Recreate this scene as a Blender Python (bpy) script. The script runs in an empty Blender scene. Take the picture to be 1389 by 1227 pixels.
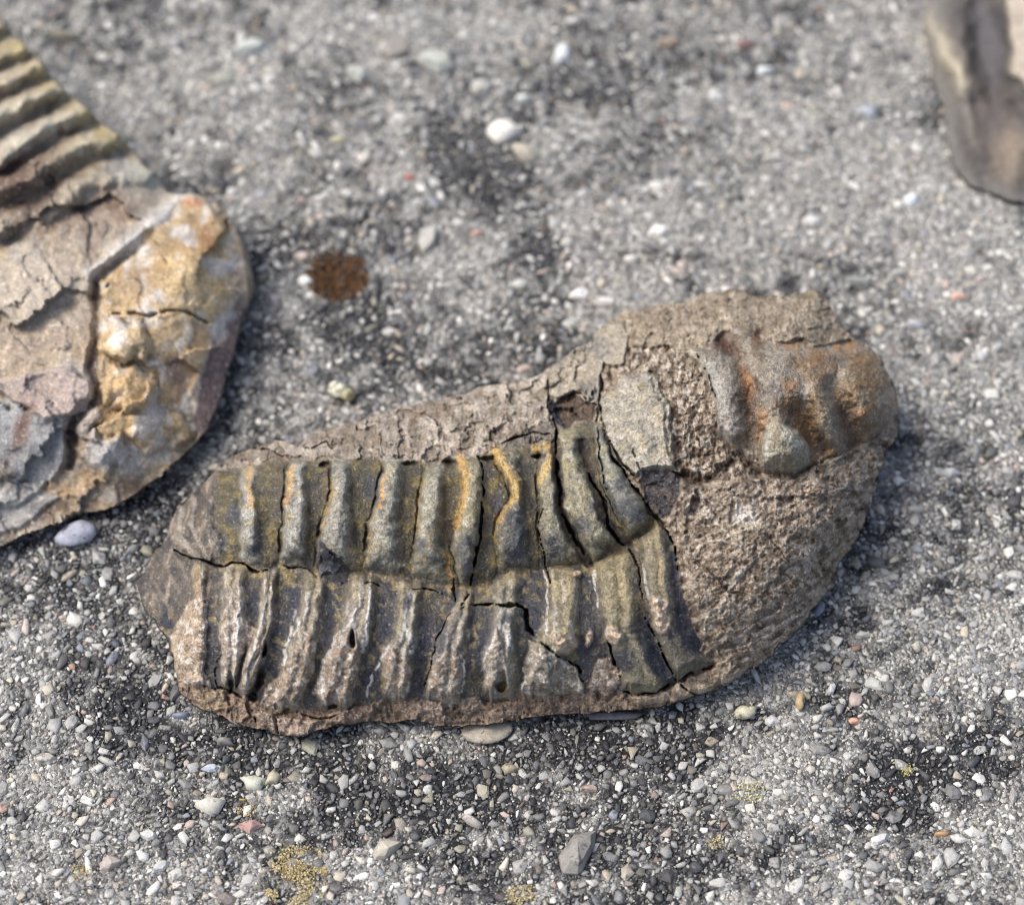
import bpy, math
import numpy as np
from mathutils import Vector

# ------------------------------------------------------------------ camera, sky, sun, exposure
MM = 0.001                       # everything below is worked out in millimetres
PW, PH = 1389.0, 1227.0          # size of the photograph the shapes were measured on
ELEV = math.radians(57.0)        # how steeply the camera looks down
DIST = 180.0                     # mm from the camera to the middle of the fossil
FPX = 3000.0                     # focal length in photo pixels
TGT = np.array([0.0, 0.0, 5.0])
cE, sE = math.cos(ELEV), math.sin(ELEV)
FWD = np.array([0.0, cE, -sE]); UPV = np.array([0.0, sE, cE]); RGT = np.array([1.0, 0.0, 0.0])
CAM = TGT - FWD * DIST

sc = bpy.context.scene
col = sc.collection
cam_d = bpy.data.cameras.new('camera'); cam = bpy.data.objects.new('camera', cam_d); col.objects.link(cam)
cam.location = Vector(CAM * MM)
cam.rotation_euler = (math.pi / 2 - ELEV, 0, 0)
cam_d.sensor_fit = 'HORIZONTAL'; cam_d.sensor_width = 36.0; cam_d.lens = 36.0 * FPX / PW
cam_d.clip_start = 0.005; cam_d.clip_end = 20.0
cam_d.dof.use_dof = True; cam_d.dof.focus_distance = 0.1705; cam_d.dof.aperture_fstop = 23.0
sc.camera = cam

SUN_EL, SUN_AZ = math.radians(58), math.radians(-84)      # azimuth from +Y (away from camera) towards +X
w = bpy.data.worlds.new('World'); sc.world = w; w.use_nodes = True
nt = w.node_tree
bg = nt.nodes['Background']; bg.inputs['Strength'].default_value = 0.11
sky = nt.nodes.new('ShaderNodeTexSky'); sky.sky_type = 'NISHITA'; sky.sun_disc = False
sky.sun_elevation = SUN_EL; sky.sun_rotation = SUN_AZ
sky.air_density = 0.9; sky.dust_density = 4.0; sky.ozone_density = 0.8
nt.links.new(sky.outputs[0], bg.inputs[0])
sun_d = bpy.data.lights.new('sun', 'SUN'); sun_d.energy = 1.5; sun_d.angle = math.radians(28); sun_d.color = (1.0, 0.975, 0.935)
sun = bpy.data.objects.new('sun', sun_d); col.objects.link(sun)
sdir = Vector((math.sin(SUN_AZ) * math.cos(SUN_EL), math.cos(SUN_AZ) * math.cos(SUN_EL), math.sin(SUN_EL)))
sun.rotation_euler = sdir.to_track_quat('Z', 'Y').to_euler(); sun.location = sdir * 0.5
sc.view_settings.view_transform = 'Standard'; sc.view_settings.look = 'None'
sc.view_settings.gamma = 1.0; sc.view_settings.use_curve_mapping = False
sc.view_settings.exposure = 1.1
sc.cycles.filter_width = 1.0

# ------------------------------------------------------------------ helpers
rng = np.random.default_rng(7)

def unproj(u, v, z):
    """photo pixel + height above the slab (mm) -> world x, y, z in mm"""
    a = (np.asarray(u, float) - PW / 2) / FPX; b = -(np.asarray(v, float) - PH / 2) / FPX
    dx = a; dy = cE + b * sE; dz = -sE + b * cE
    t = (z - CAM[2]) / dz
    return CAM[0] + t * dx, CAM[1] + t * dy, np.asarray(z, float) + 0 * t

def proj(x, y, z):
    d = np.stack([np.asarray(x, float) - CAM[0], np.asarray(y, float) - CAM[1], np.asarray(z, float) - CAM[2] + 0 * np.asarray(x, float)], -1)
    k = d @ FWD
    return PW / 2 + FPX * (d @ RGT) / k, PH / 2 - FPX * (d @ UPV) / k

def lin(r, g, b):
    c = np.array([r, g, b], float) / 255.0
    return np.where(c <= 0.04045, c / 12.92, ((c + 0.055) / 1.055) ** 2.4)

def sst(a, b, x):
    t = np.clip((x - a) / (b - a), 0, 1)
    return t * t * (3 - 2 * t)

def _hash(ix, iy, s):
    h = (ix.astype(np.int64) * 374761393 + iy.astype(np.int64) * 668265263 + s * 1274126177) & 0xFFFFFFFF
    h = ((h ^ (h >> 13)) * 1274126177) & 0xFFFFFFFF
    h = (h ^ (h >> 16)) & 0xFFFFFFFF
    return h.astype(np.float64) / 4294967295.0

_PT = np.random.default_rng(99).permutation(1024).astype(np.int32); _PT = np.concatenate([_PT, _PT])
_GA = np.random.default_rng(98).uniform(0, 2 * np.pi, 1024)
_GX = np.cos(_GA).astype(np.float32) * 1.5; _GY = np.sin(_GA).astype(np.float32) * 1.5

def vnoise(x, y, s=0):
    """gradient noise, about -1..1"""
    x = np.asarray(x, np.float64); y = np.asarray(y, np.float64)
    fx_ = np.floor(x); fy_ = np.floor(y); fx = (x - fx_).astype(np.float32); fy = (y - fy_).astype(np.float32)
    ix = (fx_.astype(np.int64) + 131 * s).astype(np.int32) & 1023; iy = (fy_.astype(np.int64) + 57 * s).astype(np.int32) & 1023
    ix1 = (ix + 1) & 1023; p0 = _PT[iy]; p1 = _PT[(iy + 1) & 1023]
    wx = fx * fx * fx * (fx * (fx * 6 - 15) + 10); wy = fy * fy * fy * (fy * (fy * 6 - 15) + 10)
    def g(j, p, dx, dy):
        k = _PT[j + p]; return _GX[k] * dx + _GY[k] * dy
    a = g(ix, p0, fx, fy); b = g(ix1, p0, fx - 1, fy); c = g(ix, p1, fx, fy - 1); d = g(ix1, p1, fx - 1, fy - 1)
    a += (b - a) * wx; c += (d - c) * wx
    return a + (c - a) * wy

def fbm(x, y, scale, octv=3, s=0, gain=0.5):
    r = 0; a = 1.0; n = 0
    for k in range(octv):
        r = r + a * vnoise(x / scale * 2 ** k + 17.3 * k, y / scale * 2 ** k - 9.1 * k, s + k); n += a; a *= gain
    return r / n * 1.3

def ridged(x, y, scale, octv=3, s=0):
    r = 0; a = 1.0; n = 0
    for k in range(octv):
        r = r + a * (1 - 2 * np.abs(vnoise(x / scale * 2 ** k, y / scale * 2 ** k, s + k))); n += a; a *= 0.5
    return r / n

def facets(x, y, scale, s=0, tilt=1.0):
    """broken faces: each Voronoi cell is its own tilted plane"""
    gx = np.floor(x / scale); gy = np.floor(y / scale); best = np.full(x.shape, 1e9); out = np.zeros(x.shape)
    for i in (-1, 0, 1):
        for j in (-1, 0, 1):
            jx = gx + i; jy = gy + j
            cx = (jx + .15 + .7 * _hash(jx, jy, s)) * scale; cy = (jy + .15 + .7 * _hash(jx, jy, s + 1)) * scale
            dx = x - cx; dy = y - cy; d = dx * dx + dy * dy
            k = d < best; best = np.where(k, d, best)
            pl = (_hash(jx, jy, s + 2) - .5) * 1.0 + tilt * ((_hash(jx, jy, s + 3) - .5) * dx + (_hash(jx, jy, s + 4) - .5) * dy) / scale * 1.6
            out = np.where(k, pl, out)
    return out

def tps(pts, U, V):
    P = np.array(pts, float); n = len(P); XY = P[:, :2] / 300.0
    def phi(r2): return r2 * np.log(r2 + 1e-12)
    d2 = ((XY[:, None] - XY[None]) ** 2).sum(-1)
    A = np.zeros((n + 3, n + 3)); A[:n, :n] = phi(d2) + np.eye(n) * 0.002
    A[:n, n] = 1; A[:n, n + 1:] = XY; A[n, :n] = 1; A[n + 1:, :n] = XY.T
    cf = np.linalg.solve(A, np.concatenate([P[:, 2], np.zeros(3)]))
    u = U / 300.0; v = V / 300.0
    out = cf[n] + cf[n + 1] * u + cf[n + 2] * v
    for i in range(n):
        out += cf[i] * phi((u - XY[i, 0]) ** 2 + (v - XY[i, 1]) ** 2)
    return out

def set_props(o, label=None, cat=None, group=None, kind=None):
    if label: o['label'] = label
    if cat: o['category'] = cat
    if group: o['group'] = group
    if kind: o['kind'] = kind
    return o

def mesh_np(name, verts, faces, mat, cols=None, normals=None, parent=None, smooth=True, nverts=4):
    """verts (n,3) in metres; faces (m,k)"""
    me = bpy.data.meshes.new(name)
    nv, nf, k = len(verts), len(faces), faces.shape[1]
    me.vertices.add(nv); me.vertices.foreach_set('co', np.ascontiguousarray(verts, dtype=np.float32).ravel())
    me.loops.add(nf * k); me.loops.foreach_set('vertex_index', np.ascontiguousarray(faces, dtype=np.int32).ravel())
    me.polygons.add(nf); me.polygons.foreach_set('loop_start', (np.arange(nf) * k).astype(np.int32))
    me.update(calc_edges=True)
    if smooth: me.polygons.foreach_set('use_smooth', np.ones(nf, dtype=bool))
    if cols is not None:
        at = me.color_attributes.new('Col', 'FLOAT_COLOR', 'POINT')
        c4 = np.ones((nv, 4), np.float32); c4[:, :cols.shape[1]] = cols
        at.data.foreach_set('color', c4.ravel())
    if normals is not None:
        me.normals_split_custom_set_from_vertices([tuple(n) for n in normals.tolist()])
    me.materials.append(mat)
    o = bpy.data.objects.new(name, me); col.objects.link(o)
    if parent: o.parent = parent
    return o

# ------------------------------------------------------------------ materials (all procedural)
def node_mat(name):
    m = bpy.data.materials.new(name); m.use_nodes = True
    return m, m.node_tree, m.node_tree.nodes['Principled BSDF']

def add_noise(nt, scale, detail=4, rough=0.6, src=None):
    n = nt.nodes.new('ShaderNodeTexNoise'); n.inputs['Scale'].default_value = scale
    n.inputs['Detail'].default_value = detail; n.inputs['Roughness'].default_value = rough
    if src is None:
        src = nt.nodes.new('ShaderNodeTexCoord').outputs['Object']
    nt.links.new(src, n.inputs['Vector'])
    return n

def rock_material(name, rough=0.62, grain=6000.0, bump=0.25, dist=0.00012, contrast=0.45, spec=0.4):
    """vertex colours of the minerals, broken up by fine speckle, pores and grain relief"""
    m, nt, b = node_mat(name)
    at = nt.nodes.new('ShaderNodeAttribute'); at.attribute_name = 'Col'
    n1 = add_noise(nt, grain, 3, 0.7); n2 = add_noise(nt, grain * 0.22, 4, 0.65)
    mr = nt.nodes.new('ShaderNodeMapRange'); mr.inputs[1].default_value = 0.25; mr.inputs[2].default_value = 0.75
    mr.inputs[3].default_value = 1 - contrast; mr.inputs[4].default_value = 1 + contrast
    nt.links.new(n1.outputs['Fac'], mr.inputs[0])
    mr2 = nt.nodes.new('ShaderNodeMapRange'); mr2.inputs[1].default_value = 0.3; mr2.inputs[2].default_value = 0.7
    mr2.inputs[3].default_value = 1 - contrast * 0.6; mr2.inputs[4].default_value = 1 + contrast * 0.6
    nt.links.new(n2.outputs['Fac'], mr2.inputs[0])
    mm = nt.nodes.new('ShaderNodeMath'); mm.operation = 'MULTIPLY'
    nt.links.new(mr.outputs[0], mm.inputs[0]); nt.links.new(mr2.outputs[0], mm.inputs[1])
    vm = nt.nodes.new('ShaderNodeVectorMath'); vm.operation = 'SCALE'
    nt.links.new(at.outputs['Color'], vm.inputs[0]); nt.links.new(mm.outputs[0], vm.inputs['Scale'])
    nt.links.new(vm.outputs[0], b.inputs['Base Color'])
    rr = nt.nodes.new('ShaderNodeMapRange'); rr.inputs[1].default_value = 0.3; rr.inputs[2].default_value = 0.7
    rr.inputs[3].default_value = rough - 0.14; rr.inputs[4].default_value = rough + 0.2
    nt.links.new(n2.outputs['Fac'], rr.inputs[0]); nt.links.new(rr.outputs[0], b.inputs['Roughness'])
    b.inputs['Specular IOR Level'].default_value = spec
    bp = nt.nodes.new('ShaderNodeBump'); bp.inputs['Strength'].default_value = bump; bp.inputs['Distance'].default_value = dist
    ad = nt.nodes.new('ShaderNodeMath'); ad.operation = 'ADD'
    nt.links.new(n1.outputs['Fac'], ad.inputs[0]); nt.links.new(n2.outputs['Fac'], ad.inputs[1])
    nt.links.new(ad.outputs[0], bp.inputs['Height']); nt.links.new(bp.outputs[0], b.inputs['Normal'])
    return m

M_FOSSIL = rock_material('fossil_stone', 0.7, 5200, 0.9, 0.00026, 0.6, .25)
M_LEFT = rock_material('fossil_stone_ochre', 0.75, 3600, 0.5, 0.0002, 0.4, .2)
M_FAR = rock_material('brown_stone', 0.7, 2500, 0.4, 0.0002, 0.3)
M_GRAIN = rock_material('sand_grain', 0.6, 9000, 0.35, 0.00006, 0.35)
def add_crust(m, scale=1900.0, lo=.57, hi=.66, amount=.7, src='Object'):
    """patchy black biofilm lying over the grains regardless of their outlines"""
    nt = m.node_tree; b = nt.nodes['Principled BSDF']; old = b.inputs['Base Color'].links[0].from_socket
    v = nt.nodes.new('ShaderNodeNewGeometry').outputs['Position']
    n = add_noise(nt, scale, 5, .68, v); n2 = add_noise(nt, scale * .09, 3, .6, v)
    ad = nt.nodes.new('ShaderNodeMath'); ad.operation = 'MULTIPLY_ADD'; ad.inputs[1].default_value = .45
    nt.links.new(n2.outputs['Fac'], ad.inputs[0]); nt.links.new(n.outputs['Fac'], ad.inputs[2])
    mr = nt.nodes.new('ShaderNodeMapRange'); mr.interpolation_type = 'SMOOTHSTEP'; mr.inputs[1].default_value = lo + .225; mr.inputs[2].default_value = hi + .225; mr.inputs[3].default_value = 0; mr.inputs[4].default_value = amount
    nt.links.new(ad.outputs[0], mr.inputs[0])
    mx = nt.nodes.new('ShaderNodeMix'); mx.data_type = 'RGBA'; mx.inputs[7].default_value = (.016, .016, .018, 1)
    nt.links.new(mr.outputs[0], mx.inputs[0]); nt.links.new(old, mx.inputs[6]); nt.links.new(mx.outputs[2], b.inputs['Base Color'])
add_crust(M_GRAIN)
M_LICHEN = rock_material('lichen_crust', 0.85, 9000, 0.5, 0.0001, 0.3, 0.2)

def pebble_material():
    m, nt, b = node_mat('pebble_stone')
    oi = nt.nodes.new('ShaderNodeObjectInfo')
    gm = nt.nodes.new('ShaderNodeNewGeometry')
    n1 = add_noise(nt, 7000, 4, 0.7, gm.outputs['Position']); n2 = add_noise(nt, 1500, 3, 0.6, gm.outputs['Position'])
    mr = nt.nodes.new('ShaderNodeMapRange'); mr.inputs[1].default_value = 0.3; mr.inputs[2].default_value = 0.7
    mr.inputs[3].default_value = 0.62; mr.inputs[4].default_value = 1.3
    mu = nt.nodes.new('ShaderNodeMath'); mu.operation = 'ADD'
    nt.links.new(n1.outputs['Fac'], mu.inputs[0]); nt.links.new(n2.outputs['Fac'], mu.inputs[1])
    h = nt.nodes.new('ShaderNodeMath'); h.operation = 'MULTIPLY'; h.inputs[1].default_value = 0.5
    nt.links.new(mu.outputs[0], h.inputs[0]); nt.links.new(h.outputs[0], mr.inputs[0])
    vm = nt.nodes.new('ShaderNodeVectorMath'); vm.operation = 'SCALE'
    nt.links.new(oi.outputs['Color'], vm.inputs[0]); nt.links.new(mr.outputs[0], vm.inputs['Scale'])
    nt.links.new(vm.outputs[0], b.inputs['Base Color']); b.inputs['Roughness'].default_value = 0.55
    bp = nt.nodes.new('ShaderNodeBump'); bp.inputs['Strength'].default_value = 0.35; bp.inputs['Distance'].default_value = 0.0001
    nt.links.new(h.outputs[0], bp.inputs['Height']); nt.links.new(bp.outputs[0], b.inputs['Normal'])
    return m
M_PEBBLE = pebble_material(); add_crust(M_PEBBLE, 1500, .56, .64, .6)

def slab_material():
    """dark weathered binder: fine sand speckle plus a cell pattern that carries on where no grain is built"""
    m, nt, b = node_mat('weathered_concrete')
    at = nt.nodes.new('ShaderNodeAttribute'); at.attribute_name = 'Col'
    tc = nt.nodes.new('ShaderNodeTexCoord')
    vo = nt.nodes.new('ShaderNodeTexVoronoi'); vo.inputs['Scale'].default_value = 4200; vo.inputs['Randomness'].default_value = 1.0
    nt.links.new(tc.outputs['Object'], vo.inputs['Vector'])
    bw = nt.nodes.new('ShaderNodeRGBToBW'); nt.links.new(vo.outputs['Color'], bw.inputs[0])
    mr = nt.nodes.new('ShaderNodeMapRange'); mr.inputs[1].default_value = 0.25; mr.inputs[2].default_value = 0.85
    mr.inputs[3].default_value = 0.45; mr.inputs[4].default_value = 2.0
    nt.links.new(bw.outputs[0], mr.inputs[0])
    n1 = add_noise(nt, 9000, 3, 0.7, tc.outputs['Object'])
    mr1 = nt.nodes.new('ShaderNodeMapRange'); mr1.inputs[1].default_value = 0.3; mr1.inputs[2].default_value = 0.7
    mr1.inputs[3].default_value = 0.5; mr1.inputs[4].default_value = 1.5
    nt.links.new(n1.outputs['Fac'], mr1.inputs[0])
    mu = nt.nodes.new('ShaderNodeMath'); mu.operation = 'MULTIPLY'
    nt.links.new(mr.outputs[0], mu.inputs[0]); nt.links.new(mr1.outputs[0], mu.inputs[1])
    vm = nt.nodes.new('ShaderNodeVectorMath'); vm.operation = 'SCALE'
    nt.links.new(at.outputs['Color'], vm.inputs[0]); nt.links.new(mu.outputs[0], vm.inputs['Scale'])
    nt.links.new(vm.outputs[0], b.inputs['Base Color']); b.inputs['Roughness'].default_value = 0.8
    bp = nt.nodes.new('ShaderNodeBump'); bp.inputs['Strength'].default_value = 0.8; bp.inputs['Distance'].default_value = 0.0002
    sb = nt.nodes.new('ShaderNodeMath'); sb.operation = 'SUBTRACT'
    nt.links.new(n1.outputs['Fac'], sb.inputs[0]); nt.links.new(vo.outputs['Distance'], sb.inputs[1])
    nt.links.new(sb.outputs[0], bp.inputs['Height']); nt.links.new(bp.outputs[0], b.inputs['Normal'])
    return m
M_SLAB = slab_material()

# ------------------------------------------------------------------ the slab
# blotches: u, v, ru, rv, amount (+ dark crust, also shade painted beside the fossils and below a pebble, - pale and clean)
BLOTCH = [(1205, 1065, 75, 60, 1.0), (1230, 1030, 40, 40, .5), (470, 1065, 200, 60, .75), (640, 1085, 120, 50, .5), (160, 955, 70, 40, .8), (640, 250, 50, 50, .8),
          (700, 230, 30, 30, .6), (480, 420, 60, 60, .55), (560, 480, 120, 40, .35), (470, 330, 70, 40, .5), (700, 330, 40, 30, .4),
          (350, 1000, 120, 30, .8), (900, 1000, 120, 40, .7), (800, 1010, 140, 30, .6), (1010, 960, 50, 30, .8), (120, 760, 120, 50, .6), (230, 690, 60, 50, .8),
          (60, 820, 100, 40, .4), (760, 450, 60, 30, .5), (620, 500, 140, 40, .4), (1150, 840, 40, 50, .6), (900, 1200, 100, 40, .5), (720, 1120, 60, 50, .4),
          (370, 330, 40, 40, .5), (280, 270, 60, 40, .4), (340, 45, 40, 14, .9), (90, 45, 30, 22, .8), (800, 110, 60, 30, .5), (1170, 395, 24, 10, 1.), (1050, 700, 1, 1, 0),
          (1065, 1065, 75, 60, -1.0), (1330, 880, 80, 70, -.8), (1385, 1150, 60, 80, -.6), (860, 390, 70, 40, -.8), (770, 300, 90, 40, -.5), (900, 300, 120, 60, -.4),
          (1300, 330, 120, 80, -.6), (60, 1130, 120, 90, -.45), (40, 900, 80, 60, -.3), (1300, 560, 90, 120, -.35), (150, 160, 160, 60, -.35), (420, 60, 200, 60, -.35),
          (1000, 160, 200, 60, -.35), (1250, 230, 60, 30, -.7), (560, 1200, 100, 40, -.3), (1150, 1180, 120, 50, -.2), (330, 300, 60, 30, -.3), (1000, 300, 200, 60, -.3)]

def blot(x, y):
    u, v = proj(x, y, 0 * x)
    f1 = fbm(u, v, 70, 4, 5); f2 = fbm(u, v, 70, 4, 9)
    uw = u + 60 * f1; vw = v + 52 * f2; b = 0 * u
    for (cu, cv, ru, rv, a) in BLOTCH:
        b = b + a * np.exp(-(((uw - cu) / ru) ** 2 + ((vw - cv) / rv) ** 2))
    return np.clip(b, -1.0, 1.1)

def slab_z(x, y):
    u, v = proj(x, y, 0 * x)
    pit = np.exp(-(np.hypot((u - 457) / 40, (v - 368) / 34) ** 4))
    return 0.34 * fbm(x, y, 16.0, 2, 50) + 0.16 * fbm(x, y, 4.0, 3, 60) - 0.18 - .22 * np.clip(blot(x, y), 0, 1) - 0.75 * pit

def crust(x, y):
    """0 pale and clean .. 1 black crust, in ragged patches of every size, plus the shade painted by the blotches"""
    q = 0.49 + 0.34 * fbm(x, y, 7.0, 4, 71, .65) + 0.42 * fbm(x, y, 1.7, 4, 75, .7) + 0.14 * fbm(x, y, 24.0, 2, 81) + 0.36 * blot(x, y)
    return sst(.28, .74, q)

def frame_xy(margin_px):
    us = np.array([-margin_px, PW + margin_px, PW + margin_px, -margin_px]); vs = np.array([-margin_px, -margin_px, PH + margin_px, PH + margin_px])
    return unproj(us, vs, np.zeros(4))

def build_slab():
    fx = np.concatenate([np.linspace(-420, -75, 18), np.linspace(-72, 72, 460), np.linspace(75, 420, 18)])
    fy = np.concatenate([np.linspace(-330, -62, 14), np.linspace(-60, 85, 460), np.linspace(88, 520, 22)])
    X, Y = np.meshgrid(fx, fy); x = X.ravel(); y = Y.ravel()
    k = crust(x, y); z = slab_z(x, y) + .14 * fbm(x, y, .9, 2, 66) - .10 * k; k = k[:, None]
    dark = lin(24, 25, 27); mid = lin(122, 120, 115)
    c = mid * (1 - k) + dark * k
    ny, nx = X.shape
    i = np.arange(ny * nx).reshape(ny, nx)
    f = np.stack([i[:-1, :-1].ravel(), i[:-1, 1:].ravel(), i[1:, 1:].ravel(), i[1:, :-1].ravel()], 1)
    o = mesh_np('ground', np.stack([x, y, z], 1) * MM, f, M_SLAB, c)
    set_props(o, kind='structure')
    o['label'] = 'weathered grey concrete slab of exposed sand grains and dark crust'
    return o
ground = build_slab()

# fossil outlines in the photograph (u, v, height of the edge above the slab in mm)
OUT_MAIN = [(188, 790, 1.2), (205, 757, 1.8), (228, 718, 2.4), (238, 695, 2.8), (262, 664, 3.3), (284, 646, 3.8), (318, 620, 4.3), (345, 606, 4.6), (372, 598, 4.9), (405, 600, 5.0), (440, 584, 5.2),
            (500, 567, 5.5), (560, 548, 5.8), (600, 539, 6.0), (660, 525, 6.3), (715, 512, 6.4), (742, 503, 6.6), (760, 488, 6.6), (790, 468, 6.8), (822, 437, 7.0), (860, 421, 7.6), (905, 412, 8.0),
            (935, 404, 8.2), (965, 396, 8.4), (1000, 392, 8.5), (1030, 400, 8.5), (1060, 404, 8.5), (1085, 400, 8.3), (1108, 393, 8.2), (1122, 408, 8.2), (1140, 440, 8.2), (1165, 462, 8.0), (1190, 480, 7.6),
            (1207, 512, 7.0), (1217, 545, 6.3), (1213, 590, 5.6), (1202, 620, 5.0), (1193, 645, 4.6), (1178, 690, 3.8), (1160, 735, 3.0), (1137, 765, 2.4), (1128, 795, 2.0), (1106, 825, 2.45), (1078, 860, 2.15), (1040, 893, 1.95),
            (1000, 918, 1.85), (965, 938, 1.75), (920, 953, 1.65), (870, 962, 1.65), (830, 966, 1.65), (780, 967, 1.65), (720, 975, 1.55), (690, 981, 1.55), (640, 984, 1.55), (600, 985, 1.55), (560, 980, 1.55), (500, 978, 1.55), (450, 986, 1.45),
            (425, 995, 1.45), (395, 998, 1.45), (360, 990, 1.45), (330, 984, 1.45), (300, 972, 1.45), (262, 956, 1.55), (243, 932, 1.55), (235, 900, 1.65), (228, 872, 1.65), (212, 848, 1.65), (196, 822, 1.75)]
OUT_LEFT = [(-60, 10, 6.5), (0, 28, 6.8), (22, 50, 6.8), (45, 72, 6.8), (72, 108, 6.6), (108, 140, 6.5), (150, 174, 6.3), (186, 212, 6.1), (214, 240, 6.0), (230, 262, 6.0), (262, 263, 6.1), (295, 275, 5.8), (318, 305, 5.4), (331, 345, 4.6), (337, 388, 3.6),
            (328, 440, 2.6), (310, 500, 2.8), (292, 560, 2.3), (275, 592, 2.1), (252, 616, 1.9), (225, 640, 1.8), (190, 668, 1.8), (150, 690, 1.7), (110, 699, 1.7), (70, 712, 1.7), (30, 728, 1.7), (0, 743, 1.7), (-60, 765, 1.7), (-160, 765, 1.7),
            (-270, 700, 1.9), (-340, 590, 2.1), (-380, 460, 1.6), (-370, 320, 3.0), (-330, 200, 4.0), (-240, 90, 5.5), (-140, 25, 6.2)]
OUT_FAR = [(1272, -10, 1.2), (1256, 30, .6), (1262, 90, .3), (1280, 150, .2), (1286, 200, .15), (1300, 238, .15), (1338, 262, .15), (1390, 276, .15), (1450, 270, .3), (1520, 235, .6), (1570, 150, 1.5), (1575, 50, 2.5), (1520, -60, 4), (1420, -110, 4.5), (1320, -80, 3)]

def smooth_outline(P, jitter=0.0, seed=0, per=6):
    """closed Catmull-Rom through the traced points"""
    P = np.array(P, float); n = len(P); out = []
    for i in range(n):
        p0, p1, p2, p3 = P[i - 1], P[i], P[(i + 1) % n], P[(i + 2) % n]
        for k in range(per):
            t = k / per
            out.append(0.5 * (2 * p1 + (p2 - p0) * t + (2 * p0 - 5 * p1 + 4 * p2 - p3) * t * t + (3 * p1 - p0 - 3 * p2 + p3) * t ** 3))
    out = np.array(out)
    if jitter:
        out[:, 0] += jitter * fbm(out[:, 0], out[:, 1], 26, 3, seed); out[:, 1] += jitter * fbm(out[:, 0], out[:, 1], 26, 3, seed + 5)
    return out
O_MAIN = smooth_outline(OUT_MAIN, 6, 3); O_LEFT = smooth_outline(OUT_LEFT, 3, 8); O_FAR = smooth_outline(OUT_FAR, 4, 12)

def inside(U, V, P):
    r = np.zeros(U.shape, bool); n = len(P)
    for i in range(n):
        x0, y0 = P[i][:2]; x1, y1 = P[(i + 1) % n][:2]
        if y0 == y1: continue
        c = ((y0 > V) != (y1 > V)) & (U < (x1 - x0) * (V - y0) / (y1 - y0) + x0)
        r ^= c
    return r

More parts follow.
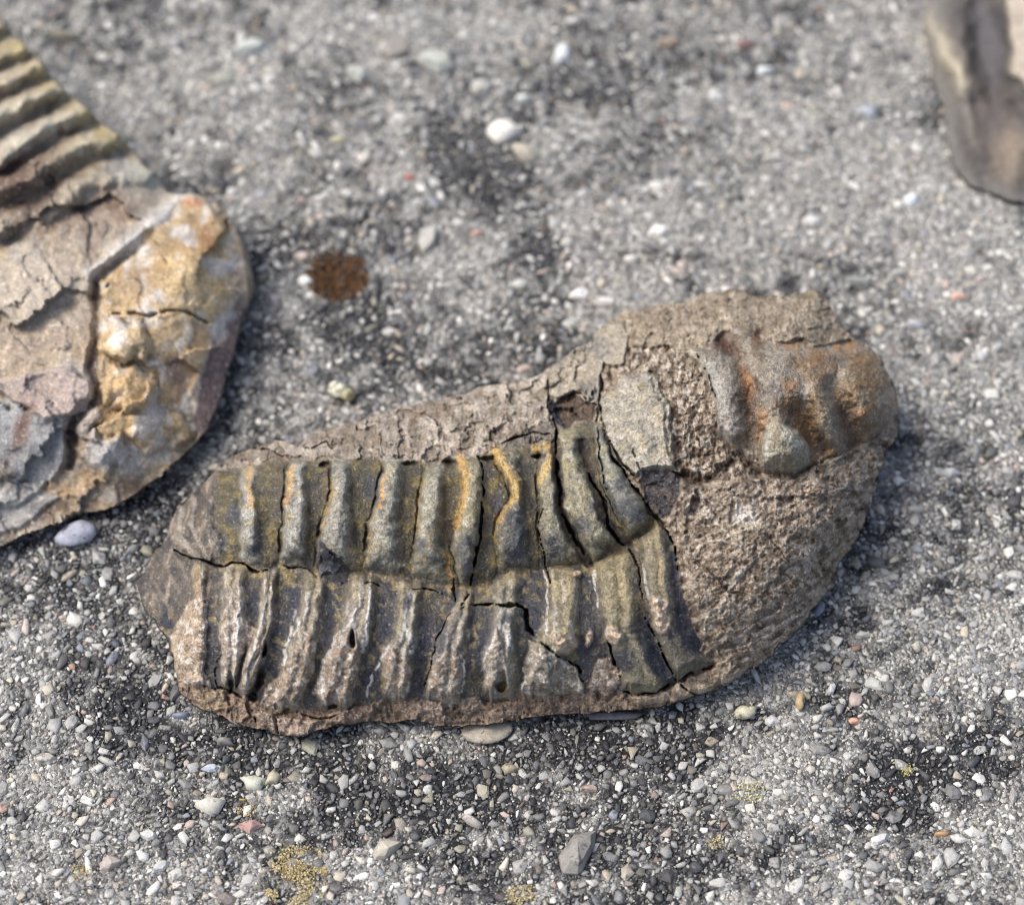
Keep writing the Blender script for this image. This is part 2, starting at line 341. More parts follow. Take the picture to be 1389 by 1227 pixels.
# ------------------------------------------------------------------ a traced stone surface as real relief over the slab
class Relief:
    def __init__(s, outline, step):
        s.O = outline; s.step = step; s.sat = 0.92; s.gain = 1.08
        u0, v0 = outline[:, 0].min() - 2 * step, outline[:, 1].min() - 2 * step
        u1, v1 = outline[:, 0].max() + 2 * step, outline[:, 1].max() + 2 * step
        s.us = np.arange(u0, u1, step); s.vs = np.arange(v0, v1, step)
        s.U, s.V = np.meshgrid(s.us, s.vs)
        s.m = inside(s.U, s.V, outline)
        s.h = np.zeros(s.U.shape); s.c = np.zeros(s.U.shape + (3,), np.float32); s.lab = np.zeros(s.U.shape, int)
        s.cj = 1.1 * fbm(s.U, s.V, 7, 2, 303); s.cw = np.clip(fbm(s.U, s.V, 22, 2, 304), -.6, .8)
        s.UW = s.U + 5 * fbm(s.U, s.V, 30, 3, 301) ; s.VW = s.V + 5 * fbm(s.U, s.V, 30, 3, 302)
    def line_d(s, pts, pad=40, warp=True):
        """distance to a polyline, and the run along it 0..1"""
        P = np.array(pts, float); D = np.full(s.U.shape, 1e3); T = np.zeros(s.U.shape)
        i0 = np.searchsorted(s.us, P[:, 0].min() - pad); i1 = np.searchsorted(s.us, P[:, 0].max() + pad)
        j0 = np.searchsorted(s.vs, P[:, 1].min() - pad); j1 = np.searchsorted(s.vs, P[:, 1].max() + pad)
        sl = (slice(j0, j1), slice(i0, i1))
        u = (s.UW if warp else s.U)[sl]; v = (s.VW if warp else s.V)[sl]
        L = np.hypot(np.diff(P[:, 0]), np.diff(P[:, 1])); tot = L.sum(); acc = 0
        d = np.full(u.shape, 1e3); t = np.zeros(u.shape)
        for k in range(len(P) - 1):
            a = P[k]; b = P[k + 1]; e = b - a
            q = np.clip(((u - a[0]) * e[0] + (v - a[1]) * e[1]) / (L[k] ** 2 + 1e-9), 0, 1)
            dd = np.hypot(u - a[0] - q * e[0], v - a[1] - q * e[1])
            k_ = dd < d; d = np.where(k_, dd, d); t = np.where(k_, (acc + q * L[k]) / tot, t); acc += L[k]
        D[sl] = d; T[sl] = t
        return D, T
    def poly_m(s, pts, soft=4.0, warp=True):
        """soft mask of a polygon: 1 inside"""
        P = list(pts) + [pts[0]]
        D, _ = s.line_d(P, 60, warp)
        near = D < 900; out = np.zeros(s.U.shape, np.float32)
        jj = np.nonzero(near.any(1))[0]; ii = np.nonzero(near.any(0))[0]
        if len(jj) == 0: return out
        sl = (slice(jj[0], jj[-1] + 1), slice(ii[0], ii[-1] + 1))
        ins = inside((s.UW if warp else s.U)[sl], (s.VW if warp else s.V)[sl], pts)
        out[sl] = sst(-soft / 2, soft / 2, np.where(ins, D[sl], -D[sl]))
        return out
    def blob(s, cu, cv, ru, rv, rot=0.0, soft=0.35, warp=True):
        out = np.zeros(s.U.shape, np.float32); w_ = max(ru, rv) * (1 + soft) + 12
        i0, i1 = np.searchsorted(s.us, [cu - w_, cu + w_]); j0, j1 = np.searchsorted(s.vs, [cv - w_, cv + w_]); sl = (slice(j0, j1), slice(i0, i1))
        u = (s.UW if warp else s.U)[sl] - cu; v = (s.VW if warp else s.V)[sl] - cv
        a = math.radians(rot); uu = u * math.cos(a) + v * math.sin(a); vv = -u * math.sin(a) + v * math.cos(a)
        out[sl] = 1 - sst(1 - soft, 1 + soft, np.hypot(uu / ru, vv / rv))
        return out
    def paint(s, m, rgb):
        rows = np.nonzero((m > .002).any(1))[0]; cols = np.nonzero((m > .002).any(0))[0]
        if len(rows) == 0: return
        sl = (slice(rows[0], rows[-1] + 1), slice(cols[0], cols[-1] + 1))
        k = np.clip(m[sl], 0, 1).astype(np.float32)[..., None]; q_ = lin(*rgb); q_ = (q_.mean() + (q_ - q_.mean()) * s.sat) * s.gain; s.c[sl] += (q_.astype(np.float32) - s.c[sl]) * k
    def crack(s, pts, width, depth, pad=14):
        D, T = s.line_d(pts, pad); D = D + s.cj * np.minimum(width / 3.0, 1)
        rows = np.nonzero((D < 900).any(1))[0]; cols = np.nonzero((D < 900).any(0))[0]
        sl = (slice(rows[0], rows[-1] + 1), slice(cols[0], cols[-1] + 1)); D = D[sl]; T = T[sl]
        wv = width * (0.08 + 0.92 * np.sin(np.pi * np.clip(T, 0.02, 0.98)) ** 0.55) * (.62 + 1.0 * s.cw[sl])
        s.h[sl] -= depth * (1 - sst(wv * 0.35, wv, D)) * (D < 900)
    def clamp(s):
        # keep every column a surface the light can reach: no fold-overs
        lim = 2.4 * s.step * 0.06
        for j in range(len(s.vs) - 2, -1, -1):
            both = s.m[j] & s.m[j + 1]
            s.h[j] = np.where(both, np.minimum(s.h[j], s.h[j + 1] + lim), s.h[j])
    def build(s, parent, names, mat, origin, skirt_lab=0):
        """names: list of (label_id, part name, parent key); returns dict of objects"""
        # faces fully inside
        m = s.m; ny, nx = m.shape
        fm = m[:-1, :-1] & m[:-1, 1:] & m[1:, 1:] & m[1:, :-1]
        used = np.zeros_like(m); used[:-1, :-1] |= fm; used[:-1, 1:] |= fm; used[1:, 1:] |= fm; used[1:, :-1] |= fm
        vid = np.full(m.shape, -1); vid[used] = np.arange(used.sum())
        jj, ii = np.nonzero(fm)
        F = np.stack([vid[jj, ii], vid[jj + 1, ii], vid[jj + 1, ii + 1], vid[jj, ii + 1]], 1)
        FL = s.lab[jj, ii]
        u = s.U[used]; v = s.V[used]; h = s.h[used]; c = s.c[used]
        # rim: directed boundary edges
        E = np.concatenate([F[:, [0, 1]], F[:, [1, 2]], F[:, [2, 3]], F[:, [3, 0]]])
        N = len(u); key = E[:, 0].astype(np.int64) * N + E[:, 1]; rev = E[:, 1].astype(np.int64) * N + E[:, 0]
        be = E[~np.isin(key, rev)]
        rim = np.unique(be)
        # snap rim vertices onto the traced outline
        A = s.O; B = np.roll(A, -1, 0)
        ru, rv = u[rim], v[rim]; best = np.full(len(rim), 1e9); nu = ru.copy(); nv_ = rv.copy(); nh = h[rim].copy()
        for a, b in zip(A, B):
            e = b[:2] - a[:2]; q = np.clip(((ru - a[0]) * e[0] + (rv - a[1]) * e[1]) / (e @ e + 1e-9), 0, 1)
            pu = a[0] + q * e[0]; pv = a[1] + q * e[1]; d = (ru - pu) ** 2 + (rv - pv) ** 2
            k = d < best; best = np.where(k, d, best); nu = np.where(k, pu, nu); nv_ = np.where(k, pv, nv_)
        u[rim] = nu; v[rim] = nv_
        x, y, z = unproj(u, v, h)
        P = np.stack([x, y, z], 1)
        ar = np.sum(A[:, 0] * B[:, 1] - B[:, 0] * A[:, 1]); sg = 1.0 if ar > 0 else -1.0
        tu, tv = (B - A)[:, 0], (B - A)[:, 1]; ln = np.hypot(tu, tv) + 1e-9
        onu, onv = sg * tv / ln, -sg * tu / ln                                  # outward normals of the outline
        ker = np.ones(9) / 9; onu = np.convolve(np.r_[onu[-4:], onu, onu[:4]], ker, 'valid'); onv = np.convolve(np.r_[onv[-4:], onv, onv[:4]], ker, 'valid')
        near_i = np.array([np.argmin((A[:, 0] - a_) ** 2 + (A[:, 1] - b_) ** 2) for a_, b_ in zip(u[rim], v[rim])])
        nru, nrv = onu[near_i], onv[near_i]; wn = np.clip(nrv * 1.4, 0, 1)
        # skirt: from the rim down to the slab, away from the viewer
        rp = P[rim]; rc = c[rim]
        lay = []; K = 5
        for k in range(1, K + 1):
            t = k / K; q = rp.copy(); hh = rp[:, 2]
            q[:, 2] = hh * (1 - t) + (-0.25) * t
            q[:, 0] -= nru * wn * 2.6 * t ** .5; q[:, 1] += nrv * wn * 2.6 * t ** .5
            q[:, 1] += np.maximum(hh, 0) * (0.50 * t) + 0.25 * fbm(rp[:, 0] * 10 + 31 * k, rp[:, 1] * 10, 9, 2, 5) * math.sin(math.pi * t)
            q[:, 0] += 0.2 * fbm(rp[:, 0] * 10, rp[:, 1] * 10 + 17 * k, 9, 2, 6) * math.sin(math.pi * t)
            lay.append(q)
        loc = np.full(N, -1); loc[rim] = np.arange(len(rim))
        SF = []
        R = len(rim)
        def idx(k, r): return rim[r] if k == 0 else N + (k - 1) * R + r
        e0 = loc[be[:, 0]]; e1 = loc[be[:, 1]]
        for k in range(K):
            SF.append(np.stack([idx(k, e1), idx(k, e0), idx(k + 1, e0), idx(k + 1, e1)], 1))
        P = np.concatenate([P] + lay); C = np.concatenate([c] + [rc] * K)
        SF = np.concatenate(SF); allF = np.concatenate([F, SF]); allL = np.concatenate([FL, np.full(len(SF), skirt_lab)])
        # shared smooth normals
        a, b, c2, d = (P[allF[:, k]] for k in range(4))
        fn = np.cross(c2 - a, d - b); VN = np.zeros_like(P)
        for k in range(4): np.add.at(VN, allF[:, k], fn)
        VN /= np.linalg.norm(VN, axis=1, keepdims=True) + 1e-12
        objs = {}
        org = np.array(origin)
        for (lid, nm, pk) in names:
            f = allF[allL == lid]
            if len(f) == 0: continue
            uq, inv = np.unique(f, return_inverse=True)
            par = parent if pk is None else objs[pk]
            o = mesh_np(nm, (P[uq] - org) * MM, inv.reshape(-1, 4), mat, C[uq], VN[uq], par)
            objs[lid] = o
        return objs

def empty(name, loc):
    o = bpy.data.objects.new(name, None); col.objects.link(o); o.location = Vector([c * MM for c in loc]); o.empty_display_size = 0.005
    return o

# ------------------------------------------------------------------ the whole trilobite
def main_fossil():
    R = Relief(O_MAIN, 1.2)
    U, V, UW, VW = R.U, R.V, R.UW, R.VW
    ctrl = [(p[0], p[1], p[2]) for p in OUT_MAIN[::2]] + [
        (300, 700, 5.9), (350, 690, 7.6), (450, 690, 9.2), (550, 690, 9.9), (650, 690, 10.3), (750, 680, 10.5), (830, 640, 10.6),
        (450, 622, 7.8), (600, 612, 8.4), (700, 600, 8.8), (780, 566, 8.9), (600, 566, 7.4), (680, 550, 7.7), (500, 590, 6.9),
        (290, 768, 4.6), (400, 772, 6.3), (500, 780, 7.1), (620, 796, 7.4), (742, 774, 8.1), (858, 742, 8.9), (250, 760, 3.6), (220, 800, 2.6), (240, 840, 3.0),
        (270, 850, 4.6), (320, 870, 5.4), (430, 870, 6.9), (550, 880, 7.1), (670, 880, 7.3), (780, 870, 7.3), (880, 830, 7.8), (940, 790, 9.4),
        (280, 920, 2.6), (340, 945, 2.6), (420, 950, 2.9), (540, 945, 3.2), (670, 940, 3.4), (780, 935, 3.5), (900, 912, 3.9),
        (960, 720, 10.6), (1010, 700, 11.0), (1050, 760, 8.9), (1000, 850, 6.2), (1080, 790, 6.9), (1120, 710, 8.0), (1080, 680, 10.4), (960, 880, 4.6), (1150, 660, 8.2),
        (900, 560, 12.2), (860, 580, 11.6), (930, 600, 12.4), (985, 530, 14.2), (1060, 510, 15.0), (1100, 600, 12.6), (1160, 540, 12.0), (1198, 560, 8.6),
        (1000, 445, 11.6), (1080, 432, 10.8), (900, 460, 10.6), (850, 480, 9.2), (800, 500, 8.2), (1150, 620, 8.6)]
    R.h = tps(ctrl, U, V)
    n_big = fbm(U, V, 60, 3, 11); n_mid = fbm(U, V, 20, 3, 21); n_fine = fbm(U, V, 7, 2, 31); n_tiny = fbm(U, V, 3.2, 2, 35)
    rid = ridged(UW, VW, 24, 3, 41); rid2 = ridged(UW, VW, 9, 2, 45)

    def ix(pts, at): 
        P = np.array(pts, float); o = np.argsort(P[:, 0]); return np.interp(at, P[o, 0], P[o, 1])
    def iv(pts, at):
        P = np.array(pts, float); return np.interp(at, P[:, 1], P[:, 0])
    furrow = ix([(215, 746), (240, 748), (282, 765), (320, 766), (364, 772), (430, 775), (500, 778), (556, 785), (620, 800), (645, 800), (675, 781), (742, 770), (802, 766), (850, 742), (892, 706), (930, 690)], UW)
    toplin = ix([(230, 700), (262, 662), (300, 640), (335, 630), (400, 622), (460, 622), (525, 622), (590, 628), (640, 618), (690, 608), (739, 598), (757, 578), (790, 572), (816, 570), (860, 570)], UW)
    lower = ix([(190, 850), (232, 925), (274, 932), (320, 938), (350, 950), (400, 962), (450, 960), (480, 955), (560, 948), (620, 950), (700, 945), (760, 942), (840, 938), (885, 942), (918, 922), (967, 897), (1000, 880)], UW)
    xhead = iv([(802, 400), (806, 540), (816, 570), (827, 617), (843, 638), (858, 660), (871, 674), (894, 706), (907, 719), (920, 747), (925, 780), (929, 818), (945, 862), (967, 897), (1010, 1000)], VW)

    is_head = UW > xhead
    axial = (VW > toplin) & (VW < furrow) & ~is_head
    pleur = (VW >= furrow) & (VW < lower) & ~is_head
    far = (VW <= toplin) & ~is_head
    base = (VW >= lower) & ~is_head
    sm = lambda a, s_=4.0: sst(-s_, s_, a)
    ax_m = sm(VW - toplin) * sm(furrow - VW) * sm(xhead - UW, 2)
    pl_m = sm(VW - furrow) * sm(lower - VW) * sm(xhead - UW, 2)
    far_m = sm(toplin - VW) * sm(xhead - UW, 2)
    base_m = sm(VW - lower, 3) * sm(xhead - UW, 2)
    head_m = sm(UW - xhead, 2)

    # --- base colours
    R.c[:] = lin(126, 112, 95)
    # axis: olive-brown between rings
    R.paint(ax_m, (90, 83, 66)); R.paint(ax_m * sst(0.0, 0.5, n_mid), (116, 103, 66)); R.paint(ax_m * sst(0.05, 0.5, fbm(U, V, 26, 3, 61)), (80, 76, 68))
    # pleurae: blue-grey grooves
    R.paint(pl_m, (74, 72, 71)); R.paint(pl_m * sst(-0.1, 0.5, n_big), (92, 85, 73)); R.paint(pl_m * sst(0.0, 0.5, fbm(U, V, 30, 3, 62)), (58, 60, 67))
    R.paint(pl_m * sst(0.15, 0.45, fbm(U, V, 16, 3, 63)) * 0.8, (130, 116, 84))
    # far matrix: pale pinkish tan
    R.paint(far_m, (124, 113, 98)); R.paint(far_m * sst(0, 0.45, n_mid + .5 * sst(480, 640, U) - .2), (160, 149, 133)); R.paint(far_m * sst(0.1, 0.5, fbm(U, V, 22, 3, 64)), (122, 106, 90))
    # base
    R.paint(base_m, (112, 94, 77)); R.paint(base_m * sst(0, .5, n_mid), (138, 118, 98)); R.paint(base_m * sst(.1, .5, fbm(U, V, 18, 3, 65)), (84, 72, 62))

    # --- axial rings: left and right edges (u, v)
    RG = [([(272, 655), (270, 700), (284, 755)], [(290, 648), (292, 700), (303, 765)]),
          ([(325, 632), (324, 690), (325, 765)], [(349, 632), (348, 690), (352, 765)]),
          ([(392, 622), (389, 660), (386, 697), (380, 765)], [(415, 622), (415, 697), (416, 765)]),
          ([(446, 615), (453, 648), (447, 678), (435, 717), (429, 768)], [(474, 615), (475, 690), (477, 768)]),
          ([(519, 615), (519, 635), (512, 668), (500, 717), (491, 772)], [(546, 615), (539, 697), (541, 772)]),
          ([(576, 618), (574, 639), (568, 697), (556, 780)], [(602, 618), (597, 717), (602, 785)]),
          ([(619, 612), (627, 662), (617, 713), (611, 746), (623, 790)], [(645, 612), (656, 645), (653, 697), (648, 746), (640, 790)]),
          ([(670, 606), (678, 634), (691, 653), (690, 677), (676, 704), (671, 740), (678, 778)], [(700, 606), (706, 666), (714, 730), (722, 772)]),
          ([(733, 597), (731, 666), (731, 708), (733, 744), (742, 772)], [(751, 597), (759, 687), (776, 730), (795, 762)]),
          ([(756, 574), (757, 624), (763, 687), (780, 719), (803, 765)], [(784, 574), (787, 619), (797, 641), (820, 691), (828, 713), (850, 742)]),
          ([(803, 574), (810, 624), (820, 670), (832, 691), (858, 732)], [(818, 574), (829, 613), (852, 651), (888, 702)])]
    ringL = [iv(a, VW) for a, b in RG]; ringR = [iv(b, VW) for a, b in RG]
    ring_i = np.zeros(U.shape, int)
    for k, l in enumerate(ringL): ring_i = np.where(UW > l - 2, k + 1, ring_i)
    tops = [650, 636, 626, 624, 620, 630, 620, 608, 603, 578, 578]
    ridge_all = np.zeros(U.shape)
    amp = [.6, 1.1, 1.4, 1.5, 1.55, 1.55, 1.5, 1.4, 1.4, 1.6, 1.6]
    for k in range(11):
        wdt = np.maximum(ringR[k] - ringL[k], 8); q = (UW - ringL[k]) / wdt
        pc = sst(-0.10, 0.16, q) * (1 - sst(0.72, 1.22, q))
        pr = sst(-0.08, 0.26, q) * (1 - sst(0.55, 2.1, q)) * (0.78 + 0.22 * np.sin(np.pi * np.clip(q / 1.1, 0, 1)))
        tp = sst(tops[k] - 8, tops[k] + 20, VW) * sst(-8, 42, furrow - VW)
        pr = pr * tp * (~is_head); own = (ring_i == k + 1); pc = pc * sst(tops[k] - 7, tops[k] + 8, VW) * sst(-8, 20, furrow - VW) * (~is_head)
        R.h += amp[k] * (.55 * pr * np.where(UW > ringL[k + 1] - 2 if k < 10 else False, .25, 1) + .75 * pc * (.8 + .2 * np.sin(np.pi * np.clip(q, 0, 1))) * tp)
        pr = pc
        ridge_all = np.maximum(ridge_all, pr)
        gcol = [(120, 116, 106), (146, 144, 134), (150, 147, 136), (146, 142, 128), (144, 140, 124), (146, 141, 122), (134, 126, 100), (112, 106, 88), (130, 124, 104), (138, 130, 104), (124, 121, 106)][k]
        R.paint(pr * 0.9, gcol)
        R.paint(pr * sst(.15, .5, fbm(U, V, 24, 3, 100 + k)) * .8, (92, 92, 90))
        R.paint(pr * sst(.2, .5, fbm(U, V, 20, 3, 130 + k)) * .8, (150, 138, 104))
        R.paint(pr * sst(.25, .5, fbm(U, V, 12, 3, 160 + k)) * .6, (168, 164, 152))
        # undercut line along the left edge of each ring
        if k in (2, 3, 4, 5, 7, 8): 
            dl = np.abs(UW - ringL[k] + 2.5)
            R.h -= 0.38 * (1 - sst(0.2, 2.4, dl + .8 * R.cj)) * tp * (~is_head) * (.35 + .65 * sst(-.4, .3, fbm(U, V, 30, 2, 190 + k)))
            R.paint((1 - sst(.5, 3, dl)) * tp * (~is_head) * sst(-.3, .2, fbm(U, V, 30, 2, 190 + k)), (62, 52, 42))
    # inter-ring plates
    R.h += 0.10 * n_mid * ax_m + 0.05 * n_fine * ax_m + 0.02 * n_tiny * ax_m
    # axial furrow groove
    R.h -= 0.6 * np.exp(-((VW - furrow) / 11) ** 2) * (~is_head) * sst(225, 262, U)
    R.paint(np.exp(-((VW - furrow - 4) / 14) ** 2) * (~is_head) * sst(-.1, .4, n_mid) * .8, (150, 132, 92))
    R.paint(np.exp(-((VW - furrow + 12) / 12) ** 2) * (~is_head) * sst(.0, .4, fbm(U, V, 24, 3, 77)) * .8, (70, 68, 66))
    # small pits along the top of the axis
    for (cu, cv, a, b) in [(441, 629, 6, 3), (556, 629, 10, 3), (611, 629, 9, 4), (663, 622, 11, 3.5), (731, 618, 9, 2.5), (812, 560, 6, 5), (829, 510, 6, 9)]:
        b_ = R.blob(cu, cv, a, b, 0, .5); R.h -= .8 * b_; R.paint(b_ * .7, (56, 48, 40))
    # ochre and orange stains
    for pts, wd, rgb in [([(278, 656), (277, 690), (276, 716)], 6, (172, 138, 88)), ([(337, 640), (339, 662), (341, 684)], 6.5, (196, 154, 92)), ([(396, 634), (393, 660), (390, 682)], 4.5, (190, 150, 90)),
                         ([(523, 642), (520, 665), (516, 688)], 4, (190, 144, 82)), ([(512, 690), (503, 720), (496, 760)], 2.2, (172, 140, 90)), ([(625, 618), (631, 640), (632, 665), (625, 690), (618, 712)], 5.5, (196, 150, 70)),
                         ([(673, 612), (684, 632), (697, 650), (698, 672), (686, 692), (678, 705)], 7, (196, 158, 82)), ([(724, 606), (738, 603), (748, 612), (743, 628), (736, 650)], 6, (200, 162, 84)),
                         ([(604, 752), (607, 768), (611, 782)], 3.5, (190, 146, 80)), ([(589, 718), (582, 745), (574, 766)], 1.8, (178, 140, 76)), ([(453, 650), (445, 690), (436, 720)], 2, (170, 136, 90)),
                         ([(228, 712), (222, 730)], 5, (170, 134, 80)), ([(672, 706), (671, 735)], 3, (160, 136, 84)), ([(570, 660), (567, 720)], 2, (168, 140, 90))]:
        D, T = R.line_d(pts, 20); R.paint((1 - sst(wd * .45, wd * 1.4, D + 5 * n_fine)) * sst(-.75, -.15, n_fine + .6 * n_tiny) * .68, rgb)
    # blue-black films
    for a in [(502, 658, 11, 20, 10), (675, 679, 8, 18, 5), (630, 742, 12, 24, 15), (634, 770, 10, 14, 0), (700, 722, 14, 24, 0), (752, 740, 14, 16, 0), (790, 715, 12, 12, 0), (318, 700, 10, 16, 0),
              (343, 744, 14, 9, 0), (297, 735, 8, 20, -20), (508, 768, 12, 7, 0), (650, 714, 7, 6, 0), (852, 690, 22, 16, 30), (700, 752, 18, 14, 0), (690, 700, 6, 10, 0), (575, 742, 8, 12, 0), (842, 660, 10, 12, 0)]:
        R.paint(R.blob(*a, soft=.6) * .75, (66, 69, 76))
    # glossy dark chip at the furrow of the fourth ring
    chip = R.poly_m([(435, 733), (459, 752), (476, 772), (472, 793), (457, 791), (435, 783), (429, 768)], 3)
    R.h += chip * (0.25 - 0.02 * (V - 765) * .4); R.h += chip * .4 * facets(UW, VW, 15, 471); R.paint(chip * sst(-.5, .0, n_fine + .4), (60, 59, 62)); R.paint(R.poly_m([(432, 768), (440, 760), (458, 764), (459, 770), (442, 778), (436, 786)], 4) * .8, (108, 109, 114))
    # dark thin plates beside the last two rings
    for pts, wd in [([(754, 600), (757, 640), (760, 690), (776, 728), (798, 764)], 7), ([(792, 600), (806, 660), (818, 700), (850, 736)], 7), ([(760, 548), (764, 572)], 7)]:
        D, T = R.line_d(pts, 20); m_ = (1 - sst(wd * .6, wd * 1.2, D)); R.h -= .35 * m_; R.paint(m_ * .85, (78, 68, 60)); R.paint(m_ * sst(.1, .4, n_mid) * .8, (48, 48, 54))

    # --- tail
    tail = (ring_i == 0) & axial | ((VW >= furrow) & (UW < 284) & pleur & (VW < 816 - (UW - 280) * .3))
    tm = sst(.0, 1., fbm(U, V, 14, 2, 70) * .5 + .5) * (UW < 300)
    R.paint(sm(292 - UW, 6) * sm(820 - VW, 6) * .85, (92, 85, 78)); 
    dirn = (U * .35 + V * .94)
    R.paint(sm(292 - UW, 6) * sm(820 - VW, 6) * sst(.05, .4, fbm(U * 1.0 + V * .25, V * .18, 9, 3, 72)) * .8, (140, 128, 112))
    R.paint(sm(292 - UW, 6) * sm(820 - VW, 6) * sst(.05, .4, fbm(U, V, 26, 3, 73)) * .7, (62, 60, 62))
    for pts in [[(246, 690), (243, 730), (270, 758)], [(262, 676), (258, 715), (282, 758)]]:
        D, T = R.line_d(pts, 14); R.h += .22 * (1 - sst(2, 9, D)); R.paint((1 - sst(1, 5, D)) * .6, (150, 142, 130))
    for pts in [[(222, 756), (240, 800)], [(208, 790), (235, 830)], [(232, 745), (262, 800)]]:
        D, T = R.line_d(pts, 10); R.h += .10 * (1 - sst(1, 7, D)); R.paint((1 - sst(.5, 4, D)) * .35, (140, 128, 112))

    # --- pleural ribs
    PL = [([(262, 812), (240, 850), (238, 900), (262, 935)], [(280, 808), (279, 867), (277, 911), (288, 935)]),
          ([(302, 780), (299, 836), (299, 895), (302, 930)], [(334, 790), (334, 851), (322, 930)]),
          ([(357, 785), (346, 850), (329, 900), (322, 945)], [(378, 785), (374, 850), (353, 910), (346, 950)]),
          ([(410, 785), (402, 850), (381, 905), (372, 955)], [(441, 785), (434, 850), (422, 905), (410, 955)]),
          ([(478, 790), (459, 861), (437, 907), (434, 955)], [(513, 790), (506, 850), (491, 891), (478, 945)]),
          ([(541, 792), (537, 851), (519, 890), (520, 945)], [(573, 792), (567, 851), (563, 905), (548, 948)]),
          ([(621, 815), (592, 867), (585, 901), (577, 940)], [(642, 815), (634, 880), (627, 945)]),
          ([(669, 815), (665, 860), (656, 901), (660, 945)], [(703, 815), (701, 860), (700, 945)]),
          ([(742, 770), (742, 840), (724, 880), (708, 945)], [(786, 766), (784, 862), (764, 890), (752, 942)]),
          ([(806, 762), (813, 829), (828, 875), (845, 920), (850, 938)], [(858, 742), (865, 790), (867, 840), (886, 890), (910, 928)]),
          ([(866, 735), (881, 818), (894, 873), (918, 922)], [(899, 712), (910, 752), (915, 829), (940, 880), (963, 899)])]
    plL = [iv(a, VW) for a, b in PL]; plR = [iv(b, VW) for a, b in PL]
    pl_i = np.zeros(U.shape, int)
    for k, l in enumerate(plL): pl_i = np.where(UW > l - 2, k, pl_i)
    pamp = [.8, 1.05, 1.0, 1.05, 1.1, 1.05, 1.0, 1.05, 1.1, 1.2, 1.2]
    white = sst(.05, .4, fbm(U * 1.2, V * .35, 13, 3, 200))
    for k in range(11):
        wdt = np.maximum(plR[k] - plL[k], 10); q = (UW - plL[k]) / wdt
        pr = sst(-0.14, 0.22, q) * (1 - sst(0.66, 1.16, q)) * pl_m * sst(-4, 14, VW - furrow)
        ph_ = sst(-0.14, 0.30, q) * (1 - sst(0.55, 1.75, q)) * pl_m * sst(-4, 24, VW - furrow)
        R.h += pamp[k] * (.5 * ph_ * np.where(UW > plL[k + 1] - 2 if k < 10 else False, .25, 1) + .85 * pr)
        # a shallow pleural furrow along each rib
        if k not in (0, 8): R.h -= .28 * np.exp(-((q - .55) / .12) ** 2) * pl_m
        gcol = [(150, 128, 104), (146, 136, 120), (138, 128, 110), (140, 130, 112), (142, 132, 115), (136, 128, 108), (124, 116, 104), (142, 136, 120), (142, 132, 106), (132, 124, 100), (120, 113, 96)][k]
        R.paint(pr * .85, gcol)
        up = sst(60, 0, VW - furrow)
        R.paint(pr * up * .5, (140, 126, 90))
        if k < 9: R.paint(pr * white * .7, (180, 174, 162))
        R.paint(pr * sst(.2, .5, fbm(U, V, 18, 3, 230 + k)) * .7, (92, 88, 82))
    # red-brown flakes of rock left on the outer ends of the ribs, proud of the shell
    flakes = [[(256, 814), (276, 810), (279, 867), (276, 928), (240, 925), (232, 861)],
              [(317, 800), (330, 822), (335, 845), (331, 883), (325, 905), (317, 924), (303, 916), (298, 880), (300, 840)],
              [(333, 851), (358, 852), (358, 880), (350, 910), (338, 944), (326, 935), (333, 895)],
              [(388, 900), (414, 851), (430, 870), (428, 905), (408, 945), (380, 965), (352, 955), (366, 925)],
              [(458, 861), (484, 858), (490, 895), (478, 940), (470, 957), (442, 960), (424, 940), (436, 905)],
              [(518, 878), (534, 879), (561, 909), (549, 946), (524, 940), (520, 907)],
              [(601, 883), (625, 893), (625, 941), (613, 957), (579, 938), (588, 905)],
              [(674, 851), (684, 880), (688, 915), (674, 931), (668, 945), (655, 930), (657, 901)],
              [(718, 867), (742, 883), (750, 939), (708, 944), (712, 900)],
              [(753, 895), (776, 898), (791, 920), (792, 940), (752, 942)],
              [(812, 893), (830, 893), (840, 917), (843, 926), (820, 945), (795, 930)]]
    fl_all = np.zeros(U.shape)
    for k, p in enumerate(flakes):
        f = R.poly_m(p, 3.5); fl_all = np.maximum(fl_all, f)
        R.h += f * (0.28 + .10 * n_mid + .05 * n_fine)
        R.paint(f, [(160, 138, 112), (146, 134, 120), (138, 124, 106), (130, 112, 94), (132, 114, 95), (146, 128, 110), (142, 126, 108), (148, 136, 120), (124, 120, 106), (128, 118, 98), (116, 95, 77)][k])
        R.paint(f * .4, (160, 146, 128)); R.paint(f * sst(-.0, .4, fbm(U, V, 13, 3, 260 + k)) * .65, (114, 98, 82)); R.paint(f * sst(.05, .35, fbm(U, V, 10, 3, 280 + k)) * .8, (188, 179, 166))
